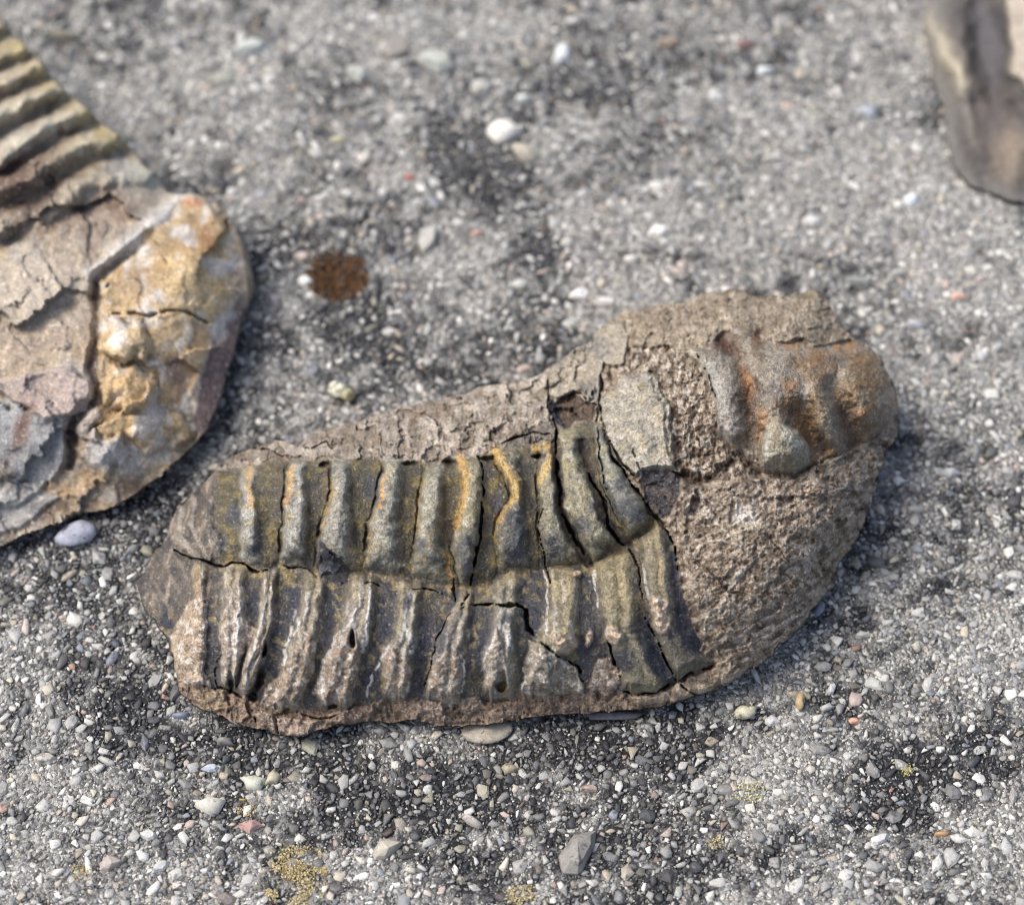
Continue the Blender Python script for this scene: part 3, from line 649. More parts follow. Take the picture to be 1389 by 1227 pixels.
    # white calcite threads
    for pts, wd in [([(278, 812), (279, 867), (276, 911), (284, 930)], 2.4), ([(369, 796), (362, 820), (351, 847), (340, 886), (335, 915), (334, 940)], 2.2), ([(402, 828), (392, 860), (386, 900)], 2.),
                    ([(419, 824), (408, 848), (398, 862)], 2.), ([(488, 814), (476, 845), (458, 862), (446, 885), (435, 908), (438, 930), (440, 953)], 2.3), ([(502, 796), (496, 851), (493, 880)], 3.2),
                    ([(530, 877), (518, 890), (508, 915), (497, 945)], 1.8), ([(555, 800), (552, 850), (560, 884)], 3.0), ([(655, 905), (666, 880), (673, 852)], 2.), ([(688, 850), (692, 880)], 5),
                    ([(738, 770), (741, 820), (744, 860)], 1.6), ([(806, 776), (812, 825)], 1.6), ([(874, 770), (881, 815)], 2.2), ([(710, 905), (712, 940)], 1.4), ([(628, 890), (628, 940)], 1.6), ([(743, 884), (748, 905)], 1.8),
                    ([(326, 815), (322, 850), (318, 890)], 4)]:
        D, T = R.line_d(pts, 16); m_ = (1 - sst(wd * .5, wd * 1.3, D)) * sst(-.55, -.05, n_fine); R.h += .10 * m_; R.paint(m_ * .85, (190, 186, 180))
    for a in [(688, 838, 7, 9, 0), (653, 871, 6, 18, 8), (577, 860, 8, 34, 12), (525, 850, 7, 26, 12), (446, 850, 8, 26, 12), (398, 820, 8, 24, 12), (342, 815, 7, 22, 5), (800, 870, 12, 22, 0), (845, 895, 10, 22, -25),
              (725, 830, 7, 20, -8), (600, 870, 5, 22, 14), (552, 815, 5, 14, 0), (878, 870, 12, 42, -25), (895, 905, 12, 24, -30), (930, 855, 12, 40, -14), (917, 790, 6, 34, -5), (760, 830, 5, 22, 0)]:
        R.paint(R.blob(*a, soft=.7) * .85, (58, 60, 70))
    for a in [(764, 815, 10, 44, 0), (838, 800, 13, 38, -3), (892, 770, 8, 36, -8)]:
        R.paint(R.blob(*a, soft=.8) * .4, (160, 142, 98))
    # crumbs of tan rock stuck on the ribs
    for (cu, cv, a, b, r) in [(832, 860, 13, 13, 0), (893, 822, 11, 15, -20), (899, 845, 12, 13, -20), (770, 876, 14, 11, -20), (757, 866, 9, 8, 0), (799, 866, 5, 12, 10), (785, 778, 6, 4, 0)]:
        m_ = R.blob(cu, cv, a, b, r, .3); R.h += m_ * (.55 + .2 * n_fine + .15 * n_mid); R.paint(m_, (176, 154, 128)); R.paint(m_ * sst(.1, .4, n_fine) * .8, (200, 188, 172))
    # hollows under the rib ends
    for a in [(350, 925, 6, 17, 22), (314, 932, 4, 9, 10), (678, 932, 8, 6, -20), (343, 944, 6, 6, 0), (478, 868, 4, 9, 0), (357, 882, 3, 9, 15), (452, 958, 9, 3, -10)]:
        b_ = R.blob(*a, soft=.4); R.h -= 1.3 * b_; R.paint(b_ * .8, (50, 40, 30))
    R.paint(R.blob(682, 934, 6, 6, 0), (150, 126, 70))

    # --- lower edge: rough base, blocks and the tan ledge under the last ribs
    R.h += base_m * (-.25 + .22 * n_mid + .14 * n_fine + .12 * rid)
    fct = facets(UW + 6 * n_fine, VW * 1.2 + 6 * n_mid, 30, 421); fct2 = facets(UW + 3 * n_fine, VW + 3 * n_fine, 11, 431)
    R.h += (far_m * 1.5 + base_m) * (.42 * fct + .18 * fct2)
    R.paint(far_m * sst(.1, .4, fct) * .4, (184, 172, 158)); R.paint(base_m * sst(.1, .4, fct) * .5, (148, 130, 112))
    R.h += far_m * (.14 * n_mid + .10 * n_fine + .10 * rid + .05 * rid2)
    for p, rgb in [([(345, 955), (372, 968), (376, 992), (352, 986), (340, 970)], (112, 96, 82)), ([(376, 972), (430, 978), (420, 994), (396, 996), (378, 992)], (148, 130, 114)), ([(430, 970), (500, 955), (520, 950), (500, 976), (450, 982)], (132, 108, 90)),
                   ([(626, 950), (652, 944), (660, 960), (640, 970), (626, 966)], (152, 132, 110)), ([(570, 948), (600, 955), (606, 975), (590, 980), (565, 968)], (136, 118, 104)), ([(262, 930), (300, 936), (312, 962), (290, 964), (262, 950)], (138, 118, 92))]:
        m_ = R.poly_m(p, 3); R.h += .35 * m_; R.paint(m_ * .85, rgb); R.paint(m_ * sst(.0, .4, n_fine) * .5, (170, 156, 140))
    ledge = R.poly_m([(856, 944), (885, 946), (920, 926), (968, 902), (1010, 880), (1045, 885), (1005, 914), (965, 935), (920, 949), (865, 958)], 4)
    R.h += ledge * .55; R.paint(ledge * .9, (156, 136, 112)); R.paint(ledge * sst(.0, .4, n_mid) * .7, (178, 164, 144))

    # --- head: crumbly brown rock
    R.paint(head_m, (134, 119, 101)); R.paint(head_m * sst(-.05, .4, n_mid) * .8, (156, 142, 123)); R.paint(head_m * sst(.05, .4, fbm(U, V, 14, 3, 310)) * .9, (92, 76, 60))
    R.paint(head_m * sst(.12, .4, fbm(U, V, 9, 3, 311)) * .75, (176, 164, 148))
    smooth_poly = [(929, 476), (945, 470), (960, 470), (978, 456), (994, 444), (1016, 437), (1030, 448), (1036, 461), (1054, 461), (1090, 459), (1105, 470), (1152, 461), (1190, 482), (1222, 545), (1214, 572), (1188, 586), (1168, 603), (1141, 615), (1120, 620),
                   (1101, 630), (1076, 648), (1040, 640), (1030, 622), (1016, 612), (996, 604), (976, 590), (971, 546), (958, 506)]
    smo = R.poly_m(smooth_poly, 7)
    plate_p = [(810, 546), (836, 520), (848, 508), (862, 504), (892, 512), (908, 552), (912, 602), (916, 634), (870, 638), (863, 648), (846, 634), (829, 617), (826, 595)]
    flake_p = [(744, 505), (760, 486), (790, 466), (821, 435), (845, 440), (852, 462), (847, 493), (832, 500), (818, 494), (813, 520), (810, 546), (790, 532), (776, 530), (757, 542), (744, 535)]
    plate = R.poly_m(plate_p, 3); flk = R.poly_m(flake_p, 3)
    rough = head_m * (1 - smo) * (1 - .72 * plate) * (1 - .6 * flk)
    aniso = fbm((U * .82 - V * .57) * .35, (U * .57 + V * .82), 9, 3, 320)          # scratches rising to the right
    cheek = R.poly_m([(926, 652), (960, 662), (1030, 648), (1076, 652), (1101, 634), (1141, 618), (1192, 592), (1230, 600), (1150, 860), (1000, 960), (962, 895), (945, 862), (929, 818), (922, 760), (908, 712)], 4)
    fct3 = facets(UW + 3 * n_tiny, VW + 3 * n_tiny, 8, 441)
    R.h += rough * (.16 * n_mid + .12 * n_fine + .10 * rid + .06 * rid2 + .06 * n_tiny + .22 * fct + .14 * fct2 + .10 * fct3)
    R.h += cheek * .9 * facets(U * .9 + V * .4 + 10 * n_mid, V * .9 - U * .4 + 10 * n_big, 80, 481) * sst(0, 30, UW - xhead)
    R.h += cheek * (.10 * ridged(UW, VW, 15, 3, 330) + .14 * aniso + .07 * fct3)
    R.h += cheek * .8 * sst(0, 14, UW - xhead)
    Db, Tb = R.line_d([(976, 600), (1000, 612), (1034, 650), (1076, 654), (1104, 636), (1141, 620), (1168, 607), (1200, 590)], 60); R.h -= (1 - smo) * 1.0 * np.exp(-(Db / 20) ** 2) * (Db < 900)
    R.paint(cheek * sst(.1, .4, aniso) * .6, (166, 152, 134)); R.paint(cheek * sst(.1, .45, fbm((U * .82 - V * .57) * .3, (U * .57 + V * .82), 6, 2, 322)) * .6, (86, 70, 56))
    for pts, wd in [([(972, 830), (990, 800), (1012, 770)], 2.2), ([(978, 812), (1000, 780)], 1.8), ([(935, 700), (960, 690), (990, 730)], 2.), ([(940, 740), (975, 735), (1000, 738)], 2.), ([(990, 660), (998, 690), (1005, 715)], 2.8), ([(1030, 650), (1018, 690), (1010, 710)], 2.2),
                    ([(952, 662), (958, 700)], 2.), ([(1090, 745), (1096, 775)], 4), ([(1055, 690), (1075, 680)], 3), ([(985, 885), (1040, 862), (1090, 830)], 1.4), ([(1000, 860), (1070, 820)], 1.4), ([(960, 830), (952, 880)], 2)]:
        D, T = R.line_d(pts, 14); R.paint((1 - sst(wd * .5, wd * 1.4, D)) * sst(-.4, .1, n_fine) * .8, (190, 180, 164)); R.h += .08 * (1 - sst(wd * .5, wd * 1.4, D))
    R.paint(R.blob(1012, 700, 16, 14, 0, .7) * .85, (202, 194, 182)); R.paint(R.blob(1000, 720, 20, 12, -20, .8) * .5, (190, 176, 150)); R.paint(R.blob(1092, 760, 12, 18, 0, .8) * .5, (176, 166, 150))
    # right flank of the cheek facing down to the slab
    R.h -= .5 * R.poly_m([(1190, 640), (1110, 800), (1085, 850), (1140, 800), (1200, 680)], 8)
    # grooved, layered rock at the far rim of the head
    topr = R.poly_m([(822, 430), (900, 405), (1000, 380), (1110, 385), (1150, 455), (1105, 468), (1054, 458), (1036, 455), (1016, 430), (994, 440), (960, 466), (905, 470), (852, 468)], 5)
    lay = fbm(UW * .4 + 8 * n_mid, VW + .14 * UW + 5 * n_big, 13, 3, 340)
    R.h += topr * (.34 * lay + .08 * rid2); R.paint(topr * sst(.05, .4, lay) * .7, (156, 144, 124)); R.paint(topr * sst(.05, .4, -lay) * .6, (98, 84, 66)); R.paint(topr * .35, (140, 128, 106))
    # recessed crumbly column beside the smooth head
    colm = R.poly_m([(858, 505), (850, 472), (905, 470), (929, 480), (956, 508), (969, 546), (976, 592), (1000, 612), (1030, 642), (960, 657), (925, 650), (905, 610), (900, 557), (885, 520)], 5)
    R.h += colm * (-.55 + .22 * ridged(UW * 1.3, VW * .6, 16, 3, 350) + .16 * n_fine + .2 * fct2)
    R.paint(colm * sst(.0, .35, fbm(U * 1.4, V * .5, 9, 3, 351)) * .8, (186, 176, 162)); R.paint(colm * sst(.0, .35, fbm(U * 1.2, V * .6, 11, 3, 353)) * .8, (78, 62, 48))
    D, T = R.line_d([(925, 648), (950, 652), (972, 645), (1000, 622), (1028, 640)], 20); R.h -= .7 * (1 - sst(3, 10, D)); R.paint((1 - sst(2, 9, D)) * .6, (70, 56, 44))
    # pale cheek plate
    R.h += plate * (.75 + .14 * n_mid + .07 * n_fine); R.paint(plate, (146, 139, 124)); R.paint(plate * sst(-.1, .4, n_mid) * .7, (164, 157, 142)); R.paint(plate * sst(.1, .4, fbm(U, V, 12, 3, 361)) * .7, (122, 116, 100)); R.paint(plate * sst(.2, .45, fbm(U, V, 20, 3, 363)) * .6, (160, 146, 110))
    # grey flake at the far side
    R.h += flk * (.55 + .12 * n_mid); R.paint(flk, (146, 136, 118)); R.paint(flk * sst(.0, .4, n_big) * .7, (110, 108, 104)); R.paint(flk * sst(.1, .4, n_mid) * .6, (166, 156, 138))
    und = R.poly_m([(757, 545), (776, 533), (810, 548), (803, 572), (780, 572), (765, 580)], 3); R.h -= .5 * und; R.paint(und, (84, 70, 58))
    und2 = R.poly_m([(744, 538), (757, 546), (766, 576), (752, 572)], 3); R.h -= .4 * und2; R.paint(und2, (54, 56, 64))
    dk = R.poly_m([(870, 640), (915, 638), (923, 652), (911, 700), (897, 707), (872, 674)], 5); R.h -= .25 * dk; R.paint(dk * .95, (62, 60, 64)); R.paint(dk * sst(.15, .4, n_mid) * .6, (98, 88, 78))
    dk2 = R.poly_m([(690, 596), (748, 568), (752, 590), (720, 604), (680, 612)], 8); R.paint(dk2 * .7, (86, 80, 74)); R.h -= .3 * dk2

    # --- smooth head shield: ridges, furrows and lobes
    hs = np.zeros(U.shape)
    def ridge(pts, wd, a, warp=True):
        D, T = R.line_d(pts, wd * 3, warp); return a * np.exp(-(D / wd) ** 2) * (D < 900)
    hs += ridge([(945, 480), (966, 488), (980, 524), (984, 565), (984, 592)], 23, 1.2)
    hs -= ridge([(984, 462), (1002, 485), (1014, 515), (1018, 557), (1016, 600)], 16, 1.5)
    hs += ridge([(1000, 458), (1014, 445)], 15, .8)
    hs += ridge([(1040, 500), (1064, 520), (1060, 545)], 36, .9)
    hs -= ridge([(1080, 558), (1094, 580), (1114, 608)], 15, 1.6)
    hs += ridge([(1104, 515), (1116, 550), (1130, 598)], 16, 1.1)
    hs -= ridge([(1130, 520), (1146, 560), (1160, 600)], 15, 1.5)
    hs += ridge([(1160, 505), (1176, 550)], 28, .9)
    hs -= ridge([(1036, 458), (1100, 463), (1150, 462)], 10, .8)
    hs -= ridge([(1084, 500), (1096, 520)], 12, .5)
    R.h += smo * hs
    eye = R.poly_m([(1050, 568), (1064, 574), (1084, 588), (1101, 612), (1100, 628), (1080, 643), (1056, 644), (1038, 630), (1033, 604), (1038, 580)], 7)
    De = np.hypot((U - 1067) / 38, (V - 604) / 42)
    R.h += eye * (.2 + 1.6 * np.clip(1 - De ** 2, 0, 1))
    D, T = R.line_d([(1034, 586), (1030, 612), (1040, 640), (1066, 650), (1090, 642), (1104, 624)], 20); R.h -= .45 * (1 - sst(2, 9, D))
    R.h += smo * (.16 * n_mid + .11 * n_fine + .05 * n_tiny + .09 * fct2 + .05 * fct3)
    smo_r = smo * sst(1020, 1090, U)
    R.paint(smo, (134, 125, 110)); R.paint(smo * sst(-.1, .4, n_big) * .7, (108, 95, 78)); R.paint(smo * sst(.0, .4, fbm(U, V, 26, 4, 377)) * .6, (96, 80, 62)); R.paint(smo * sst(.1, .5, fbm(U, V, 16, 3, 370)) * .5, (158, 150, 138))
    for a, rgb, k in [((985, 470, 18, 12, 25), (86, 62, 52), .85), ((1014, 540, 11, 52, -10), (92, 72, 58), .75), ((1012, 520, 8, 20, -10), (146, 104, 68), .6), ((1030, 452, 8, 14, 20), (120, 86, 64), .7),
                      ((1095, 585, 16, 34, -35), (80, 60, 46), .8), ((1148, 565, 12, 38, -18), (84, 66, 56), .75), ((1052, 530, 22, 14, 0), (98, 92, 90), .5), ((1120, 488, 22, 8, 0), (96, 86, 78), .6), ((1160, 600, 14, 10, 0), (96, 78, 72), .6),
                      ((1116, 556, 9, 34, -14), (148, 138, 116), .8), ((970, 520, 16, 34, -18), (150, 146, 138), .7), ((982, 575, 12, 26, 0), (156, 150, 142), .6), ((1166, 525, 22, 28, 0), (126, 108, 80), .7), ((935, 478, 12, 8, 0), (168, 160, 136), .7)]:
        R.paint(smo * R.blob(*a, soft=.75) * min(1, k * 1.2), rgb)
    for pts, wd in [([(1040, 562), (1056, 556), (1070, 545), (1076, 520)], 8), ([(1070, 555), (1082, 548)], 7), ([(1100, 470), (1108, 500), (1112, 512)], 7), ([(1060, 462), (1090, 464), (1110, 470), (1150, 470), (1180, 498)], 7), ([(1036, 568), (1024, 600)], 5), ([(1104, 620), (1104, 640), (1112, 612), (1134, 612)], 5),
                    ([(1170, 520), (1180, 526)], 6), ([(1165, 560), (1180, 552)], 6)]:
        D, T = R.line_d(pts, 24); R.paint((1 - sst(0, wd * 2.2, D)) * smo * .6 * sst(-.5, .5, n_mid + .3 * n_fine), (158, 112, 62))
    R.paint(smo_r * sst(-.4, .4, n_big + .5 * n_mid) * .45, (142, 110, 72))
    R.paint(eye, (140, 132, 112)); R.paint(eye * R.blob(1078, 592, 14, 14, 0, .7) * .8, (170, 166, 146)); R.paint(eye * R.blob(1040, 605, 5, 24, 0, .6) * .7, (176, 172, 160)); R.paint(eye * sst(.1, .4, n_mid) * .5, (120, 102, 76))
    # limy dots and specks over everything
    sp = sst(.52, .66, vnoise(U / 4.2, V / 4.2, 401)); R.paint(sp * .25, (190, 186, 176)); sp = sst(.52, .66, vnoise(U / 5.2, V / 5.2, 403)); R.paint(sp * .4, (58, 54, 50))
    R.h += pl_m * (.07 * n_mid + .05 * n_fine + .02 * n_tiny)

    # --- cracks
    R.clamp()
    for pts, wd, dp in [([(236, 747), (262, 756), (282, 764), (301, 770), (317, 765), (329, 765), (340, 773), (364, 773)], 3.0, 1.3), ([(384, 768), (405, 770)], 2.2, .8), ([(400, 768), (418, 772), (430, 782)], 1.6, .5),
                        ([(646, 618), (655, 640), (656, 665), (653, 697), (648, 746), (643, 776), (634, 806), (626, 822)], 3.31, 1.4), ([(612, 770), (615, 800), (620, 820)], 2, .7), ([(629, 822), (611, 834), (591, 867), (585, 901), (577, 931)], 2.4, .6),
                        ([(645, 820), (678, 820), (698, 818), (712, 828), (715, 849), (728, 867), (748, 883), (756, 893)], 3.5, 1.5), ([(771, 897), (782, 904), (791, 922)], 3.4, 1.3), ([(557, 796), (580, 800), (600, 806)], 1.8, .6), ([(489, 796), (500, 791), (524, 795)], 1.8, .5),
                        ([(752, 566), (755, 610), (757, 650), (761, 690), (777, 724), (792, 752), (800, 764)], 3.4, 1.5), ([(797, 642), (818, 680), (826, 712), (842, 736), (858, 750)], 3.4, 1.5), ([(810, 560), (812, 600), (818, 640), (822, 668)], 2.6, 1.0),
                        ([(824, 612), (843, 638), (858, 660), (871, 676), (894, 708), (907, 722), (918, 745), (921, 775)], 3.6, 1.4), ([(733, 690), (731, 720), (736, 750), (744, 772), (744, 800)], 2.6, 1.0), ([(821, 866), (832, 888), (841, 920)], 3.2, 1.2),
                        ([(839, 936), (862, 941), (885, 942), (900, 932), (918, 922)], 3.2, 1.4), ([(874, 838), (884, 850), (894, 873), (906, 900), (918, 922), (930, 936), (942, 946)], 3.0, 1.3), ([(918, 922), (945, 910), (968, 899)], 2.0, .8), ([(860, 752), (868, 780), (872, 810)], 2.2, .7),
                        ([(680, 600), (705, 594), (725, 586), (745, 586)], 2.6, 1.0), ([(404, 613), (428, 604), (441, 600), (452, 607)], 2.0, .6), ([(340, 606), (360, 610), (385, 618)], 2., .5), ([(745, 508), (744, 545), (752, 572)], 3, 1.2), ([(757, 542), (776, 532), (792, 536), (810, 548)], 3, 1.),
                        ([(818, 494), (813, 520), (812, 548), (828, 600)], 3, 1.1), ([(826, 600), (844, 630), (864, 650)], 2.6, 1.), ([(862, 610), (868, 645)], 2, .6), ([(945, 478), (962, 510), (972, 545)], 2.6, .7), ([(912, 640), (926, 648)], 3, .8),
                        ([(274, 931), (300, 932), (330, 948)], 2.2, .8), ([(342, 958), (345, 985)], 2., .6), ([(375, 970), (378, 992)], 2, .5), ([(390, 960), (430, 975), (470, 968)], 2, .6), ([(300, 880), (293, 905), (296, 930)], 2, .5)]:
        R.crack(pts, wd if wd > 3.3 else wd * .72, dp)
    R.h = np.maximum(R.h, 0.9)

    # --- parts
    lab = np.zeros(U.shape, int)                                  # 0 rock matrix
    lab = np.where(axial, 10 + np.clip(ring_i, 1, 11), lab)
    lab = np.where(pleur, 30 + np.clip(pl_i, 0, 10), lab)
    lab = np.where(tail, 1, lab)
    hd = smo > .5
    lab = np.where(hd, 2, lab); lab = np.where((eye > .5) & hd, 3, lab)
    lab = np.where(hd & (D > 1e9), 2, lab)
    occ = hd & (UW < iv([(975, 440), (992, 480), (1004, 515), (1005, 560), (1002, 620)], VW)); lab = np.where(occ, 4, lab)
    lab = np.where(plate > .5, 5, lab); lab = np.where(flk > .5, 6, lab); lab = np.where(cheek > .5, 7, lab)
    R.lab = lab
    x, y, z = unproj(np.array([690.]), np.array([860.]), np.array([5.0]))
    org = (float(x[0]), float(y[0]) + 4, 0.0)
    root = empty('trilobite_fossil', org)
    set_props(root, 'whole ribbed trilobite fossil in brown rock with a knobbly rust-stained head', 'fossil')
    names = [(0, 'rock_matrix', None), (1, 'tail_shield', None), (2, 'head_shield', None), (3, 'eye_lobe', 2), (4, 'neck_ring', 2), (5, 'cheek_plate', None), (6, 'rock_flake', None), (7, 'cheek_rock', None)]
    names += [(10 + k, 'axial_ring', None) for k in range(1, 12)] + [(30 + k, 'pleural_rib', None) for k in range(0, 11)]
    ob = R.build(root, names, M_FOSSIL, org)
    for lid, lb in [(0, 'crumbly pale brown rock still holding the fossil'), (2, 'smooth grey-brown head shield with orange rust stains'), (3, 'rounded grey-tan knob on the head'), (5, 'flat pale cream-grey plate beside the last ring'), (7, 'rough brown scratched rock over the cheek'), (1, 'dark grey streaked tail end')]:
        if lid in ob: ob[lid]['label'] = lb
    return root

# ------------------------------------------------------------------ the ochre trilobite cut by the left edge
def left_fossil():
    R = Relief(O_LEFT, 2.2); R.sat = .74; R.gain = .94
    U, V, UW, VW = R.U, R.V, R.UW, R.VW
    R.h = tps([(p[0], p[1], p[2]) for p in OUT_LEFT] + [(0, 100, 8.2), (60, 170, 8.6), (130, 230, 8.6), (200, 290, 8.4), (265, 345, 8.0), (170, 400, 8.6), (170, 460, 8.8), (175, 525, 7.8), (100, 420, 9.2), (0, 350, 10), (0, 480, 8.8), (70, 540, 7.2), (60, 620, 5.0), (150, 610, 5.6),
            (230, 560, 4.6), (290, 440, 5.2), (-100, 300, 10.5), (-150, 480, 8.5), (-250, 400, 6.5), (-100, 620, 5.2), (-200, 180, 8.6), (110, 660, 2.6), (20, 690, 2.4), (200, 620, 3.2)], U, V)
    nb = fbm(U, V, 70, 3, 501); nm = fbm(U, V, 26, 3, 511); nf = fbm(U, V, 10, 3, 521)
    R.c[:] = lin(150, 133, 108)
    R.paint(sst(.0, .4, nb), (172, 158, 134)); R.paint(sst(.05, .4, nm) * .8, (128, 109, 88)); R.paint(sst(.05, .4, fbm(U, V, 50, 3, 531)) * .8, (106, 85, 66)); R.paint(sst(.15, .4, fbm(U, V, 34, 3, 541)) * .5, (152, 150, 142))
    R.h += .12 * nm + .05 * nf
    # planar flakes of rock: stepped facets
    fc1 = facets(U * .8 + V * .5 + 14 * nm, V * .8 - U * .5 + 14 * nb, 85, 551); fc2 = facets(U + 8 * nm, V + 8 * nf, 34, 561)
    hd0 = R.blob(230, 450, 105, 190, 8, .25)
    R.h += (1.1 * fc1 + .3 * fc2) * sst(150, 260, V + U * .2) * (1 - .85 * hd0)
    R.paint(sst(.1, .4, fc1) * .5, (168, 158, 146)); R.paint(sst(.15, .4, fc2) * .4, (120, 102, 92))
    # ribs of the thorax along the far rim
    ribs = [[(-160, 40), (-60, 44), (10, 36)], [(-180, 110), (-60, 98), (36, 62)], [(-170, 160), (-60, 140), (10, 110), (68, 84)], [(-160, 215), (-40, 176), (20, 146), (76, 120)], [(-140, 265), (0, 215), (50, 180), (114, 148)], [(-100, 300), (40, 240), (90, 205), (158, 184)], [(-40, 330), (60, 285), (130, 240), (214, 232)]]
    lab = np.zeros(U.shape, int); best = np.full(U.shape, 1e3)
    for k, p in enumerate(ribs):
        D, T = R.line_d(p, 60)
        a = [1.3, 1.3, 1.5, 1.6, 1.6, 1.5, .7][k] * (1 + .5 * fbm(U, V, 30, 2, 570 + k))
        m_ = np.exp(-(D / (12 + 3 * nm)) ** 2); R.h += a * m_ ; R.h -= .4 * np.exp(-((D - 22) / 8) ** 2)
        R.paint(np.exp(-(D / 13) ** 2) * .9, [(156, 142, 106), (158, 144, 104), (170, 156, 120), (174, 164, 134), (180, 170, 142), (176, 162, 126), (160, 148, 122)][k])
        R.paint(np.exp(-((D - 21) / 8) ** 2) * .55 * sst(1.0, .4, T), (104, 82, 58))
        lab = np.where((D < best) & (D < 21), 20 + k, lab); best = np.minimum(best, D)
    rimd = R.line_d([(-20, 30), (22, 55), (72, 112), (110, 144), (150, 178), (186, 216), (230, 264)], 60)[0]
    R.paint((1 - sst(8, 34, rimd)) * .6 * sst(-.5, .2, nm), (168, 148, 88))
    R.paint(R.blob(0, 250, 30, 46, 60, .6) * .8, (92, 66, 56)); R.paint(R.blob(45, 235, 50, 20, -40, .6) * .7, (104, 80, 64)); R.paint(R.blob(40, 290, 50, 14, -42, .6) * .75, (88, 66, 56)); R.h -= .7 * R.blob(40, 295, 55, 14, -42, .6)
    R.paint(R.blob(185, 240, 36, 22, 20, .5) * .8, (160, 160, 146)); R.paint(R.blob(130, 295, 70, 34, -25, .6) * .7, (136, 114, 94))
    R.paint(R.blob(60, 390, 80, 50, -40, .6) * .75, (178, 162, 138)); R.paint(R.blob(40, 470, 70, 40, -20, .6) * .6, (164, 146, 122))
    # edge of the broken plate in front of the head, with the dark gap behind it
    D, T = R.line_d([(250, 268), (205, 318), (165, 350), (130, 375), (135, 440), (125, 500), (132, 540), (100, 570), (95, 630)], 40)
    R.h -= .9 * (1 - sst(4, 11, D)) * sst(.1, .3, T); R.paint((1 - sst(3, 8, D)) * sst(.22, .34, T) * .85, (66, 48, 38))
    D2, T2 = R.line_d([(248, 262), (200, 312), (160, 342), (122, 372)], 40); R.h += .5 * np.exp(-(D2 / 9) ** 2); R.paint(np.exp(-(D2 / 9) ** 2) * .8, (196, 190, 180))
    # head: yellow
    UW0, VW0 = R.UW, R.VW; R.UW = UW + 12 * nm; R.VW = VW + 12 * fbm(U, V, 30, 3, 588)
    hd = R.poly_m([(262, 268), (300, 282), (332, 345), (334, 390), (300, 460), (268, 500), (262, 560), (270, 592), (225, 636), (190, 630), (130, 600), (135, 545), (132, 440), (140, 380), (170, 352)], 12)
    R.UW, R.VW = UW0, VW0
    R.paint(hd, (186, 154, 100)); R.paint(hd * sst(-.05, .35, nb), (202, 174, 126)); R.paint(hd * sst(.0, .5, nb) * .5, (160, 130, 88)); R.paint(hd * sst(.1, .5, fbm(U, V, 36, 3, 590)) * .6, (124, 98, 70)); R.paint(hd * sst(.15, .4, fbm(U, V, 30, 3, 561)) * .7, (196, 190, 176))
    R.h += hd * (1.1 * np.exp(-(((U - 262) / 62) ** 2 + ((V - 375) / 55) ** 2)))
    R.paint(R.blob(262, 395, 60, 40, -20, .7) * .75, (206, 172, 108)); R.paint(R.blob(280, 325, 10, 16, -10, .7) * .9, (170, 96, 34)); R.paint(R.blob(262, 325, 34, 20, -10, .8) * .65, (176, 136, 70)); R.paint(R.blob(262, 276, 14, 6, 0, .7) * .9, (182, 112, 56)); R.paint(R.blob(220, 330, 26, 16, -40, .8) * .7, (146, 124, 84))
    R.paint(R.blob(318, 300, 5, 26, -28, .7) * .9, (206, 200, 190)); R.paint(R.blob(322, 370, 14, 40, 5, .6) * .6, (162, 146, 134)); R.paint(R.blob(190, 380, 26, 22, 0, .7) * .6, (140, 116, 88))
    lob = np.zeros(U.shape, int)
    for k, (cu, cv, a, b, am) in enumerate([(170, 462, 34, 28, 1.0), (178, 530, 38, 32, 1.1), (215, 580, 46, 26, .8), (140, 612, 30, 26, .6)]):
        d = np.hypot((UW + 16 * nm - cu) / a, (VW + 16 * fbm(U, V, 30, 2, 577) - cv) / b); R.h += 1.15 * am * np.sqrt(np.clip(1.05 - d ** 2, 0, 1)); R.h -= .25 * np.exp(-((d - 1.08) / .16) ** 2) * sst(-.3, .3, nm)
        R.paint((1 - sst(.6, 1.1, d)) * .75, [(198, 170, 120), (188, 150, 86), (196, 160, 94), (158, 152, 146), (186, 158, 104)][k]); R.paint(np.exp(-((d - 1.08) / .14) ** 2) * .4 * sst(-.3, .3, nm), (124, 96, 64))
        if k < 3: lob = np.where(d < 1.05, k + 1, lob)
    R.paint(R.blob(160, 460, 10, 8, 0, .7) * .8, (212, 206, 198)); R.paint(R.blob(150, 620, 30, 18, -10, .7) * .8, (172, 168, 160)); R.paint(R.blob(120, 655, 40, 14, -15, .7) * .7, (176, 140, 88)); R.paint(R.blob(240, 505, 16, 24, 0, .6) * .75, (128, 104, 98)); R.paint(R.blob(200, 620, 40, 14, -30, .7) * .6, (188, 182, 168))
    D, T = R.line_d([(150, 428), (180, 424), (210, 428), (250, 422), (285, 440)], 20); R.crack([(150, 428), (180, 424), (210, 428), (250, 420), (285, 440)], 5, .7)
    # steep purple-brown facet on the right side
    fc = R.poly_m([(333, 398), (296, 440), (276, 500), (262, 570), (276, 592), (300, 540), (328, 450)], 5); R.paint(fc * .95, (112, 92, 88)); R.paint(fc * sst(.05, .4, nf) * .6, (140, 122, 112))
    D, T = R.line_d([(334, 392), (296, 440), (272, 505), (262, 560)], 20); R.paint((1 - sst(1, 5, D)) * .6, (178, 164, 146))
